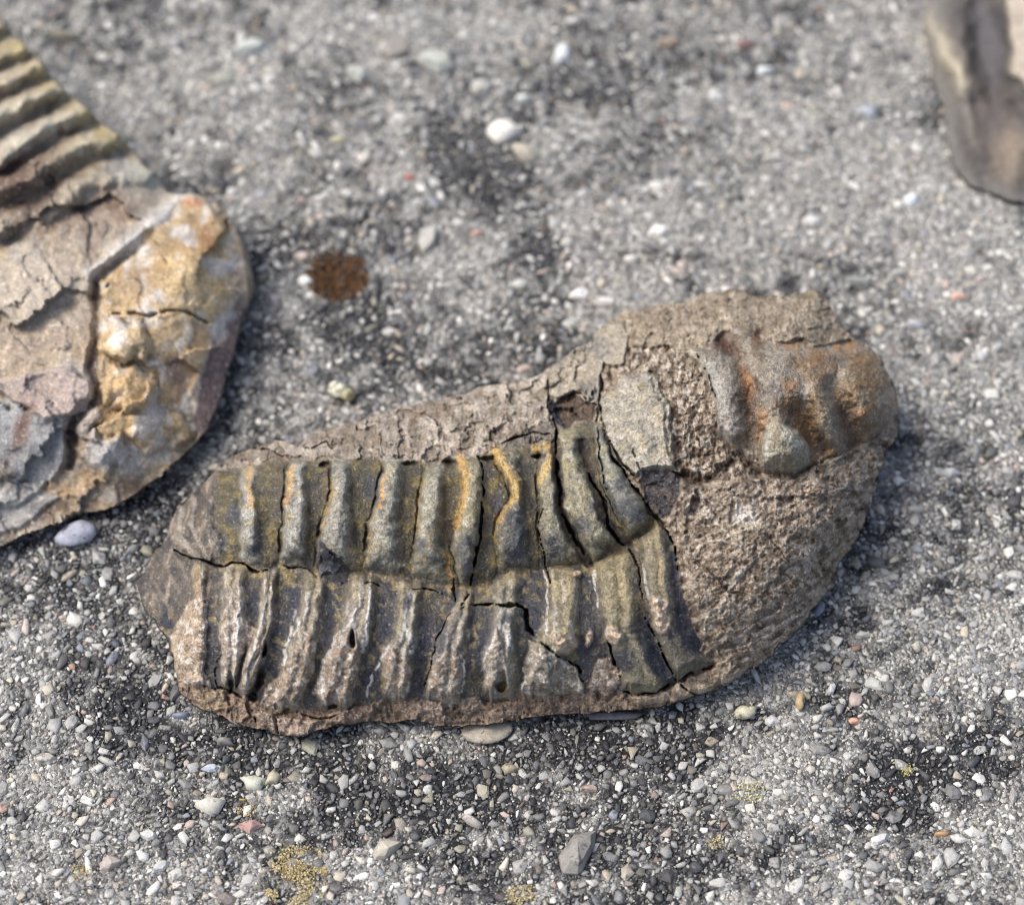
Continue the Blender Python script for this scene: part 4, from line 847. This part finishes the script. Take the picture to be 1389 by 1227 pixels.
    # blue-grey shards lower left
    for p, rgb, a in [([(-20, 545), (60, 540), (90, 570), (84, 640), (20, 690), (-20, 680)], (142, 142, 140), .4), ([(-20, 520), (60, 500), (95, 500), (125, 520), (118, 560), (60, 570)], (166, 146, 132), .7), ([(0, 640), (80, 672), (30, 715), (-30, 735)], (160, 156, 146), .35), ([(-20, 610), (24, 640), (-20, 660)], (186, 172, 150), .3)]:
        m_ = R.poly_m(p, 5); R.h += a * m_; R.paint(m_ * .9, rgb); R.paint(m_ * sst(.05, .4, nm) * .6, (118, 112, 110))
    R.paint(R.blob(30, 580, 10, 34, 15, .6) * .8, (112, 76, 58)); R.paint(R.blob(0, 640, 18, 22, 0, .6) * .6, (92, 78, 66))
    sp = sst(.5, .66, vnoise(U / 6, V / 6, 601)); R.paint(sp * .4, (210, 204, 194))
    R.paint(hd * sst(.15, .5, fbm(U, V, 46, 3, 595)) * .7, (196, 190, 182)); R.h += hd * .9 * facets(U + 10 * nm, V + 10 * nb, 95, 599, .8) ; R.h += hd * .07 * facets(U + 6 * nf, V + 6 * nm, 20, 597)
    R.h = np.maximum(R.h, .55)
    lab = np.where(hd > .5, 1, lab); lab = np.where((lob > 0) & (hd > .5), 1 + lob, lab)
    R.lab = lab
    org = (-60.0, 15.0, 0.0)
    root = empty('trilobite_fossil', org)
    set_props(root, 'trilobite fossil with a yellow ochre head and broken plates of tan rock', 'fossil')
    names = [(0, 'rock_matrix', None), (1, 'head_shield', None), (2, 'glabella_lobe', 1), (3, 'glabella_lobe', 1), (4, 'glabella_lobe', 1)] + [(20 + k, 'thorax_rib', None) for k in range(7)]
    ob = R.build(root, names, M_LEFT, org)
    ob[1]['label'] = 'yellow knobbly head shield with rust spot'
    return root

# ------------------------------------------------------------------ the third stone, out of focus
def far_fossil():
    R = Relief(O_FAR, 3.0)
    U, V, UW, VW = R.U, R.V, R.UW, R.VW
    R.h = tps([(p[0], p[1], p[2]) for p in OUT_FAR] + [(1300, 60, 2.6), (1345, 120, 2.6), (1350, 200, 1.4), (1385, 60, 5.0), (1450, 60, 6.0), (1450, 180, 3.0), (1305, 150, 1.2), (1420, 230, 1.2)], U, V)
    nm = fbm(U, V, 34, 3, 701); nb = fbm(U, V, 70, 3, 705)
    R.c[:] = lin(64, 60, 57); R.paint(sst(-.1, .4, nm), (82, 76, 69)); R.h += .3 * nb; R.paint(sst(.1, .4, nb) * .7, (70, 66, 64)); R.h += .25 * nm
    D, T = R.line_d([(1262, 24), (1278, 60), (1300, 100), (1308, 118)], 40); R.h += .9 * np.exp(-(D / 13) ** 2); R.paint(np.exp(-(D / 13) ** 2) * .85, (156, 146, 124))
    D, T = R.line_d([(1306, 110), (1316, 160), (1324, 190)], 40); R.h += .4 * np.exp(-(D / 9) ** 2); R.paint(np.exp(-(D / 9) ** 2) * .6, (134, 126, 114))
    hol = R.blob(1340, 60, 24, 62, -8, .5); R.h -= 1.6 * hol; R.paint(hol * .8, (74, 72, 74))
    cap = R.poly_m([(1362, -60), (1368, 40), (1372, 100), (1400, 130), (1500, 120), (1540, 20), (1450, -90)], 10); R.h += .8 * cap; R.paint(cap, (150, 139, 124))
    hol2 = R.blob(1345, 170, 40, 40, 0, .5); R.h -= .8 * hol2; R.paint(hol2 * .5, (84, 76, 72)); R.paint(R.blob(1300, 215, 20, 26, 0, .6) * .7, (72, 66, 62)); R.paint(R.blob(1372, 215, 26, 34, 0, .7) * .6, (124, 110, 92))
    De, _ = R.line_d([tuple(p[:2]) for p in OUT_FAR[:9]], 60); R.paint((1 - sst(0, 34, De + 12 * nm)) * .55, (108, 105, 99))
    R.h = np.maximum(R.h, .1)
    R.lab = np.where(cap > .5, 1, 0)
    D, T = R.line_d([(1262, 24), (1278, 60), (1300, 100), (1308, 118)], 40); R.lab = np.where(D < 12, 2, R.lab)
    org = (50.0, 47.0, 0.0)
    root = empty('fossil_stone', org)
    set_props(root, 'smooth dark brown-grey stone with a pale tan ridge and beige top', 'stone')
    R.build(root, [(0, 'rock_matrix', None), (1, 'stone_cap', None), (2, 'rim_ridge', None)], M_FAR, org)
    return root

main_fossil(); left_fossil(); far_fossil()

# ------------------------------------------------------------------ sand and pebbles of the slab
def grain_template(seed, nseg=7, rings=(0.0, 0.42, 0.75), low=-0.35):
    """an angular dome: irregular outline, rounded or chipped top"""
    r = np.random.default_rng(seed)
    ang = np.sort((np.arange(nseg) + r.uniform(-.42, .42, nseg)) * 2 * np.pi / nseg)
    rad = r.uniform(.66, 1.2, nseg); el = r.uniform(.6, 1.0)
    V = []; zs = [low, 0.22, 0.66]; ks = [0.95, 1.0, r.uniform(.6, .85)]
    for z, k in zip(zs, ks):
        for a, q in zip(ang, rad):
            j = r.uniform(.9, 1.08)
            V.append((math.cos(a) * q * k * j, math.sin(a) * q * k * j * el, z + r.uniform(-.08, .08)))
    V.append((r.uniform(-.2, .2), r.uniform(-.2, .2), r.uniform(.72, .98)))
    F = []
    for l in range(2):
        for i in range(nseg):
            a = l * nseg + i; b = l * nseg + (i + 1) % nseg; c = b + nseg; d = a + nseg
            F += [(a, b, c), (a, c, d)]
    for i in range(nseg): F.append((2 * nseg + i, 2 * nseg + (i + 1) % nseg, 3 * nseg))
    return np.array(V), np.array(F)

PAL = [((182, 181, 174), 26), ((158, 157, 152), 24), ((134, 134, 132), 14), ((124, 128, 135), 7), ((212, 209, 200), 15), ((182, 164, 152), 3), ((172, 161, 142), 9), ((156, 152, 134), 7), ((100, 100, 101), 10), ((62, 62, 65), 10), ((160, 128, 110), 1)]
PALc = np.array([lin(*p[0]) for p in PAL]); PALw = np.array([p[1] for p in PAL], float); PALw /= PALw.sum()
fxq, fyq, _ = frame_xy(110)
quad = np.stack([fxq, fyq], 1)

def grain_cols(x, y, r):
    k = crust(x, y)
    c = PALc[rng.choice(len(PALc), len(x), p=PALw)] * rng.uniform(.75, 1.1, (len(x), 1))
    pale = (1 - k)[:, None] * rng.uniform(.0, .65, (len(x), 1))
    c = c * (1 - pale) + lin(190, 187, 178) * pale
    cov = k * np.where(rng.uniform(0, 1, len(x)) < .22 + .25 * (r > .25), rng.uniform(0, .4, len(x)), rng.uniform(.6, 1, len(x)))
    cov = cov[:, None]
    return c * (1 - cov) + lin(42, 43, 46) * rng.uniform(.6, 1.3, (len(x), 1)) * cov

def scatter(n, rlo, rhi, sig, mean, gridcell, occ, overlap):
    """dart throwing, largest first"""
    lo = quad.min(0); hi = quad.max(0)
    rr = np.clip(np.exp(rng.normal(math.log(mean), sig, n)), rlo, rhi); rr = np.sort(rr)[::-1]
    X = rng.uniform(lo[0], hi[0], n); Y = rng.uniform(lo[1], hi[1], n)
    ok = inside(X, Y, quad)
    u, v = proj(X, Y, 0 * X)
    # nothing under the fossils: test the footprint as it stands on the slab
    for fp in FOOT: ok &= ~inside(X, Y, fp)
    out = []
    xs = X[ok].tolist(); ys = Y[ok].tolist(); rs = rr[ok].tolist()
    for x, y, r in zip(xs, ys, rs):
        gx = int(math.floor(x / gridcell)); gy = int(math.floor(y / gridcell)); bad = False
        for i in (-1, 0, 1):
            for j in (-1, 0, 1):
                for (a, b, q) in occ.get((gx + i, gy + j), ()):
                    if (a - x) ** 2 + (b - y) ** 2 < (overlap * (q + r)) ** 2: bad = True; break
                if bad: break
            if bad: break
        if bad: continue
        occ.setdefault((gx, gy), []).append((x, y, r)); out.append((x, y, r))
    return np.array(out)

def footprint(O, grow=0.0):
    h = np.maximum(O[:, 2], 0)
    x, y, z = unproj(O[:, 0], O[:, 1], h); y = y + .5 * h
    c = np.array([x.mean(), y.mean()]); P = np.stack([x, y], 1)
    return P + (c - P) * 0.09
_pa = np.linspace(0, 2 * np.pi, 24, endpoint=False); _px, _py, _ = unproj(457 + 33 * np.cos(_pa), 370 + 28 * np.sin(_pa), np.zeros(24))
FOOT = [footprint(O_MAIN), footprint(O_LEFT), footprint(O_FAR), np.stack([_px, _py], 1)]

# named larger pebbles set in the slab: u, v, radius px, stretch, turn, colour
BIG = [(337, 68, 22, .8, 20, (182, 184, 176)), (533, 68, 19, .95, 0, (140, 134, 124)), (590, 86, 25, .7, -30, (168, 170, 160)), (762, 73, 17, .75, 80, (200, 203, 200)), (680, 178, 22, .9, 10, (222, 216, 204)), (712, 206, 22, .75, -35, (160, 154, 140)),
       (580, 326, 21, .6, 65, (164, 162, 152)), (413, 379, 10, .9, 0, (214, 214, 206)), (408, 345, 10, .8, 0, (186, 170, 160)), (856, 353, 14, .6, 0, (222, 216, 206)), (892, 314, 14, .7, 20, (226, 222, 214)), (1236, 271, 14, .85, 30, (214, 218, 220)), (1165, 381, 15, .7, -10, (150, 152, 146)),
       (782, 1158, 33, .7, 60, (138, 134, 126)), (284, 1090, 19, .85, 0, (184, 180, 168)), (340, 1118, 16, .65, 10, (186, 152, 140)), (345, 1060, 16, .7, -10, (180, 180, 164)), (525, 1150, 18, .7, 30, (160, 154, 140)), (370, 1052, 12, .8, 60, (168, 160, 136)), (285, 1040, 10, .8, 0, (176, 182, 190)),
       (246, 968, 11, .9, 0, (112, 118, 130)), (303, 1003, 14, .7, 0, (120, 118, 114)), (1048, 978, 9, .9, 0, (172, 172, 168)), (1120, 960, 11, .8, 30, (168, 168, 162)), (1158, 977, 7, .8, 0, (196, 150, 126)), (1280, 1130, 9, .9, 0, (160, 126, 92)), (1195, 1135, 12, .7, 20, (204, 202, 196)), (1128, 932, 9, .6, 60, (186, 186, 182)),
       (330, 1083, 5, .8, 0, (150, 130, 80)), (800, 1070, 12, .7, 0, (170, 150, 138)), (640, 1112, 15, .6, -30, (166, 158, 150)), (690, 1040, 11, .8, 0, (150, 140, 118)), (200, 1130, 12, .8, 0, (178, 178, 172)), (60, 1030, 14, .6, 0, (178, 172, 160)), (150, 1170, 13, .8, 20, (160, 150, 140)), (215, 1172, 13, .7, 40, (186, 186, 180)),
       (460, 190, 10, .8, 0, (188, 182, 150)), (555, 240, 8, .9, 0, (176, 112, 92)), (648, 315, 8, .8, 0, (190, 150, 136)), (655, 118, 15, .9, 0, (168, 166, 156)), (710, 135, 14, .7, 0, (190, 192, 186)), (905, 60, 16, .5, 10, (150, 134, 116)), (1040, 95, 12, .8, 0, (196, 198, 196)), (1050, 215, 13, .7, 0, (190, 188, 180)),
       (970, 130, 14, .8, 0, (192, 192, 186)), (770, 330, 12, .7, 0, (190, 188, 178)), (705, 385, 12, .8, 0, (180, 180, 170)), (1240, 440, 14, .8, 0, (164, 166, 166)), (1300, 400, 10, .8, 0, (196, 160, 146)), (1330, 480, 12, .8, 0, (182, 182, 178)), (1290, 640, 12, .7, 0, (186, 186, 182)), (1170, 860, 12, .7, 0, (176, 174, 166)),
       (1010, 60, 12, .8, 0, (120, 96, 90)), (1180, 150, 14, .8, 0, (160, 164, 168)), (240, 60, 14, .8, 0, (160, 160, 158)), (90, 50, 20, .6, -20, (128, 124, 112)), (490, 100, 18, .8, 0, (170, 172, 164)), (300, 110, 16, .7, 0, (172, 170, 156)), (1100, 300, 12, .7, 0, (206, 204, 198)), (820, 660 - 250, 14, .8, 0, (206, 202, 194)), (786, 400, 14, .7, 0, (214, 212, 206))]

occ = {}
big = []
for (u, v, rp, st, tn, c) in BIG:
    x, y, z = unproj(np.array([float(u)]), np.array([float(v)]), np.array([0.0]))
    t = math.hypot(x[0] - CAM[0], math.hypot(y[0] - CAM[1], CAM[2])) / FPX
    r = rp * t * 1.05
    big.append((x[0], y[0], r, st, math.radians(tn), lin(*c)))
    cell = 1.7
    occ.setdefault((int(math.floor(x[0] / cell)), int(math.floor(y[0] / cell))), []).append((x[0], y[0], r * .85))

G1 = scatter(380000, .10, .80, .52, .165, 1.7, occ, .62)
order = np.argsort(-G1[:, 2]); G1 = G1[order]
n_ind = 300 - len(big)
# largest ones inside the frame become single pebbles
pu, pv = proj(G1[:, 0], G1[:, 1], 0 * G1[:, 0]); infr = (pu > -10) & (pu < PW + 10) & (pv > -10) & (pv < PH + 10)
single = np.nonzero(infr)[0][:n_ind]
TPL = [grain_template(900 + k, 7) for k in range(20)]
PMESH = []
for k, (tv, tf) in enumerate(TPL):
    me = bpy.data.meshes.new('pebble'); me.from_pydata((tv * MM).tolist(), [], tf.tolist()); me.polygons.foreach_set('use_smooth', [k % 3 == 0] * len(tf)); me.materials.append(M_PEBBLE); me.update(); PMESH.append(me)
def put_pebble(x, y, r, st, turn, c, rise=.5, parent=ground, name='pebble', sink=.0):
    o = bpy.data.objects.new(name, PMESH[rng.integers(len(PMESH))]); col.objects.link(o); o.parent = parent
    z = float(slab_z(np.array([x]), np.array([y]))[0])
    o.location = (x * MM, y * MM, (z - sink - .08 * r) * MM); o.scale = (r, r * st, r * rise)
    o.rotation_euler = (rng.uniform(-.15, .15), rng.uniform(-.15, .15), turn)
    o.color = (c[0], c[1], c[2], 1)
    return o
for b in big: put_pebble(b[0], b[1], b[2] * 1.12, b[3], b[4], b[5], .85)
sc_ = grain_cols(G1[single, 0], G1[single, 1], G1[single, 2])
for (x, y, r), c in zip(G1[single], sc_): put_pebble(x, y, r, rng.uniform(.7, 1), rng.uniform(0, 6.28), c)

def joined_grains(name, G, cols, templates, rise, label):
    n = len(G); ti = rng.integers(0, len(templates), n); VV = []; FF = []; CC = []; off = 0
    zs = slab_z(G[:, 0], G[:, 1])
    for k, (tv, tf) in enumerate(templates):
        s = np.nonzero(ti == k)[0]; m = len(s)
        if m == 0: continue
        a = rng.uniform(0, 2 * np.pi, m); r = G[s, 2]
        sx = r; sy = r * rng.uniform(.65, 1, m); sz = r * rng.uniform(rise * .6, rise * 1.35, m)
        px = tv[None, :, 0] * sx[:, None]; py = tv[None, :, 1] * sy[:, None]; pz = tv[None, :, 2] * sz[:, None]
        tx = rng.uniform(-.3, .3, m)[:, None]; ty = rng.uniform(-.3, .3, m)[:, None]
        pz = pz + px * tx + py * ty
        pz = pz - (r * rng.uniform(-.04, .36, m))[:, None]
        X = px * np.cos(a)[:, None] - py * np.sin(a)[:, None] + G[s, 0][:, None]; Y = px * np.sin(a)[:, None] + py * np.cos(a)[:, None] + G[s, 1][:, None]
        Z = pz + zs[s][:, None]
        VV.append(np.stack([X, Y, Z], -1).reshape(-1, 3)); nv = len(tv)
        FF.append((tf[None] + (off + np.arange(m) * nv)[:, None, None]).reshape(-1, 3)); off += m * nv
        CC.append(np.repeat(cols[s], nv, 0))
    o = mesh_np(name, np.concatenate(VV) * MM, np.concatenate(FF), M_GRAIN, np.concatenate(CC), parent=ground, smooth=(name == 'fine_sand'))
    o['kind'] = 'stuff'; o['label'] = label
    return o
rest = np.ones(len(G1), bool); rest[single] = False; G1r = G1[rest]
joined_grains('sand_grains', G1r, grain_cols(G1r[:, 0], G1r[:, 1], G1r[:, 2]), [grain_template(300 + k, 5) for k in range(30)], .44, 'grey, white and pinkish sand grains set in the slab')
# fine sand between them
lo = quad.min(0); hi = quad.max(0); nf = 120000
X = rng.uniform(lo[0], hi[0], nf); Y = rng.uniform(lo[1], hi[1], nf); ok = inside(X, Y, quad)
for fp in FOOT: ok &= ~inside(X, Y, fp)
X = X[ok]; Y = Y[ok]; RR = rng.uniform(.06, .12, len(X)); G2 = np.stack([X, Y, RR], 1)
def small_template(seed):
    r = np.random.default_rng(seed); n = 5; ang = (np.arange(n) + r.uniform(-.3, .3, n)) * 2 * np.pi / n; q = r.uniform(.7, 1.1, n)
    V = [(math.cos(a) * k, math.sin(a) * k, -.1) for a, k in zip(ang, q)] + [(r.uniform(-.35, .35), r.uniform(-.35, .35), .85)]
    return np.array(V), np.array([(i, (i + 1) % n, n) for i in range(n)])
joined_grains('fine_sand', G2, grain_cols(X, Y, RR), [small_template(500 + k) for k in range(12)], .9, 'fine grey sand between the larger grains')

# ------------------------------------------------------------------ loose pebbles, lichen and the rusty pit
def stone(name, u, v, rx, ry, rz, turn, rgb, label, seed, lift=0.0, mat=M_GRAIN, cat='pebble'):
    """an irregular rounded pebble, radii in mm, resting on the slab"""
    r = np.random.default_rng(seed)
    n, m = 22, 13
    th = np.linspace(0, np.pi, m); ph = np.arange(n) * 2 * np.pi / n
    T, Pp = np.meshgrid(th, ph, indexing='ij'); d = np.stack([np.sin(T) * np.cos(Pp), np.sin(T) * np.sin(Pp), np.cos(T)], -1).reshape(-1, 3)
    rad = np.ones(len(d))
    for k in range(9):                       # chipped flats
        nv = r.normal(size=3); nv /= np.linalg.norm(nv); lim = r.uniform(.72, .95); q = d @ nv
        rad = np.minimum(rad, np.where(q > .05, lim / np.maximum(q, .05), 9))
    rad *= 1 + .05 * fbm(d[:, 0] * 3 + seed, d[:, 1] * 3 + d[:, 2] * 2, 1.0, 3, seed)
    P = d * rad[:, None] * np.array([rx, ry, rz])
    c, s_ = math.cos(turn), math.sin(turn); P = np.stack([P[:, 0] * c - P[:, 1] * s_, P[:, 0] * s_ + P[:, 1] * c, P[:, 2]], 1)
    P[:, 2] -= P[:, 2].min()
    x, y, _ = unproj(np.array([float(u)]), np.array([float(v)]), np.array([rz]))
    z = float(slab_z(x, y)[0]) - .02 + lift
    F = []
    for i in range(m - 1):
        for j in range(n):
            a = i * n + j; b = i * n + (j + 1) % n; F.append((a, a + n, b + n, b))
    cn = fbm(d[:, 0] * 2 + 5 * seed, d[:, 1] * 2 + d[:, 2], 1.0, 3, seed + 3)[:, None]
    cols = lin(*rgb) * (1 + .3 * cn)
    o = mesh_np(name, P * MM, np.array(F), mat, np.clip(cols, .01, .9))
    o.location = (x[0] * MM, y[0] * MM, z * MM)
    set_props(o, label, cat)
    return o
stone('pebble', 101, 719, 1.75, 1.15, .85, .25, (150, 152, 162), 'smooth bluish-grey pebble under the edge of the ochre fossil', 21)
stone('pebble', 458, 524, .85, .75, .75, 0, (200, 198, 176), 'rounded cream pebble touching a smaller olive one', 22)
stone('pebble', 471, 531, .62, .7, .6, .4, (150, 144, 112), 'small olive-tan pebble touching a rounded cream one', 23)
stone('pebble', 661, 988, 2.0, 1.15, .5, .1, (150, 142, 126), 'speckled tan pebble wedged under the lower edge of the ribbed fossil', 24)
stone('pebble', 1013, 961, .95, .6, .55, .25, (176, 170, 146), 'pale yellow chip lying by the tan ledge of the fossil', 25)
stone('pebble', 1086, 951, .42, .75, .5, -.15, (160, 142, 108), 'small brown upright pebble near the pale yellow chip', 26)
stone('shell_sliver', 835, 968, 2.6, .45, .38, .06, (92, 90, 92), 'dark glossy sliver under the front edge of the ribbed fossil', 27, cat='sliver')

def crumbs(name, u, v, ru, rv, n, r0, r1, rgbs, label, cat, seed, thresh=-.1, rise=.8):
    r = np.random.default_rng(seed); G = []; C = []
    while len(G) < n:
        a = r.uniform(-1.2, 1.2, 2)
        if np.hypot(*a) > 1.1: continue
        uu = u + a[0] * ru; vv = v + a[1] * rv
        q = float(fbm(np.array([uu]), np.array([vv]), max(ru, 14) * .7, 3, seed)[0]) - .55 * (np.hypot(*a) - .45)
        if q < thresh and r.uniform() > .06: continue
        x, y, _ = unproj(np.array([uu]), np.array([vv]), np.array([0.2])); G.append((x[0], y[0], r.uniform(r0, r1))); C.append(lin(*rgbs[r.integers(len(rgbs))]) * r.uniform(.75, 1.2))
    G = np.array(G); C = np.array(C); tv_tf = [small_template(700 + k) for k in range(8)]
    zs = slab_z(G[:, 0], G[:, 1]); VV = []; FF = []; CC = []; off = 0
    for k in range(len(G)):
        tv, tf = tv_tf[k % 8]; a = r.uniform(0, 6.28); P = tv * np.array([G[k, 2], G[k, 2] * r.uniform(.6, 1), G[k, 2] * rise * r.uniform(.6, 1.5)])
        X = P[:, 0] * math.cos(a) - P[:, 1] * math.sin(a) + G[k, 0]; Y = P[:, 0] * math.sin(a) + P[:, 1] * math.cos(a) + G[k, 1]
        VV.append(np.stack([X, Y, P[:, 2] + P[:, 0] * r.uniform(-.5, .5) + zs[k] + r.uniform(.05, .3)], 1)); FF.append(tf + off); off += len(tv); CC.append(np.repeat(C[k][None], len(tv), 0))
    VV = np.concatenate(VV); org = np.array([VV[:, 0].mean(), VV[:, 1].mean(), 0])
    o = mesh_np(name, (VV - org) * MM, np.concatenate(FF), M_LICHEN, np.concatenate(CC)); o.location = Vector(org * MM)
    set_props(o, label, cat)
    return o
YEL = [(170, 152, 100), (190, 176, 128), (150, 130, 86), (196, 188, 158), (134, 118, 84)]
crumbs('lichen_patch', 400, 1182, 44, 46, 1500, .035, .10, YEL, 'largest yellow lichen patch on the slab, broken and branching', 'lichen', 31)
crumbs('lichen_patch', 333, 1096, 13, 8, 140, .03, .08, YEL, 'tiny yellow lichen spot beside the pink pebble', 'lichen', 32, -.4)
crumbs('lichen_patch', 1018, 1072, 22, 14, 260, .03, .08, [(184, 180, 128), (204, 202, 164), (156, 148, 96)], 'pale greenish-yellow lichen tuft beside the whitest grains', 'lichen', 33, -.3)
crumbs('lichen_patch', 972, 1141, 12, 10, 140, .03, .08, YEL, 'small golden lichen spot near the pale greenish-yellow tuft', 'lichen', 34, -.3)
crumbs('lichen_patch', 708, 1212, 24, 12, 300, .03, .09, YEL, 'yellow lichen streak beside the largest grey angular pebble', 'lichen', 35, -.3)
crumbs('lichen_patch', 112, 1180, 16, 12, 150, .03, .08, [(176, 160, 110), (150, 132, 80)], 'faded tan lichen spot among pale grains', 'lichen', 36, -.3)
crumbs('lichen_patch', 1232, 1040, 8, 8, 80, .03, .07, [(170, 160, 80), (190, 180, 110)], 'tiny lichen speck at the rim of the black crust blotch', 'lichen', 37, -.5)
crumbs('moss_tuft', 457, 369, 38, 33, 1500, .05, .16, [(84, 60, 40), (108, 76, 48), (64, 46, 34), (122, 92, 62), (48, 36, 28)], 'rusty brown moss tuft in a hollow of the slab', 'moss', 38, -.75, 2.2)
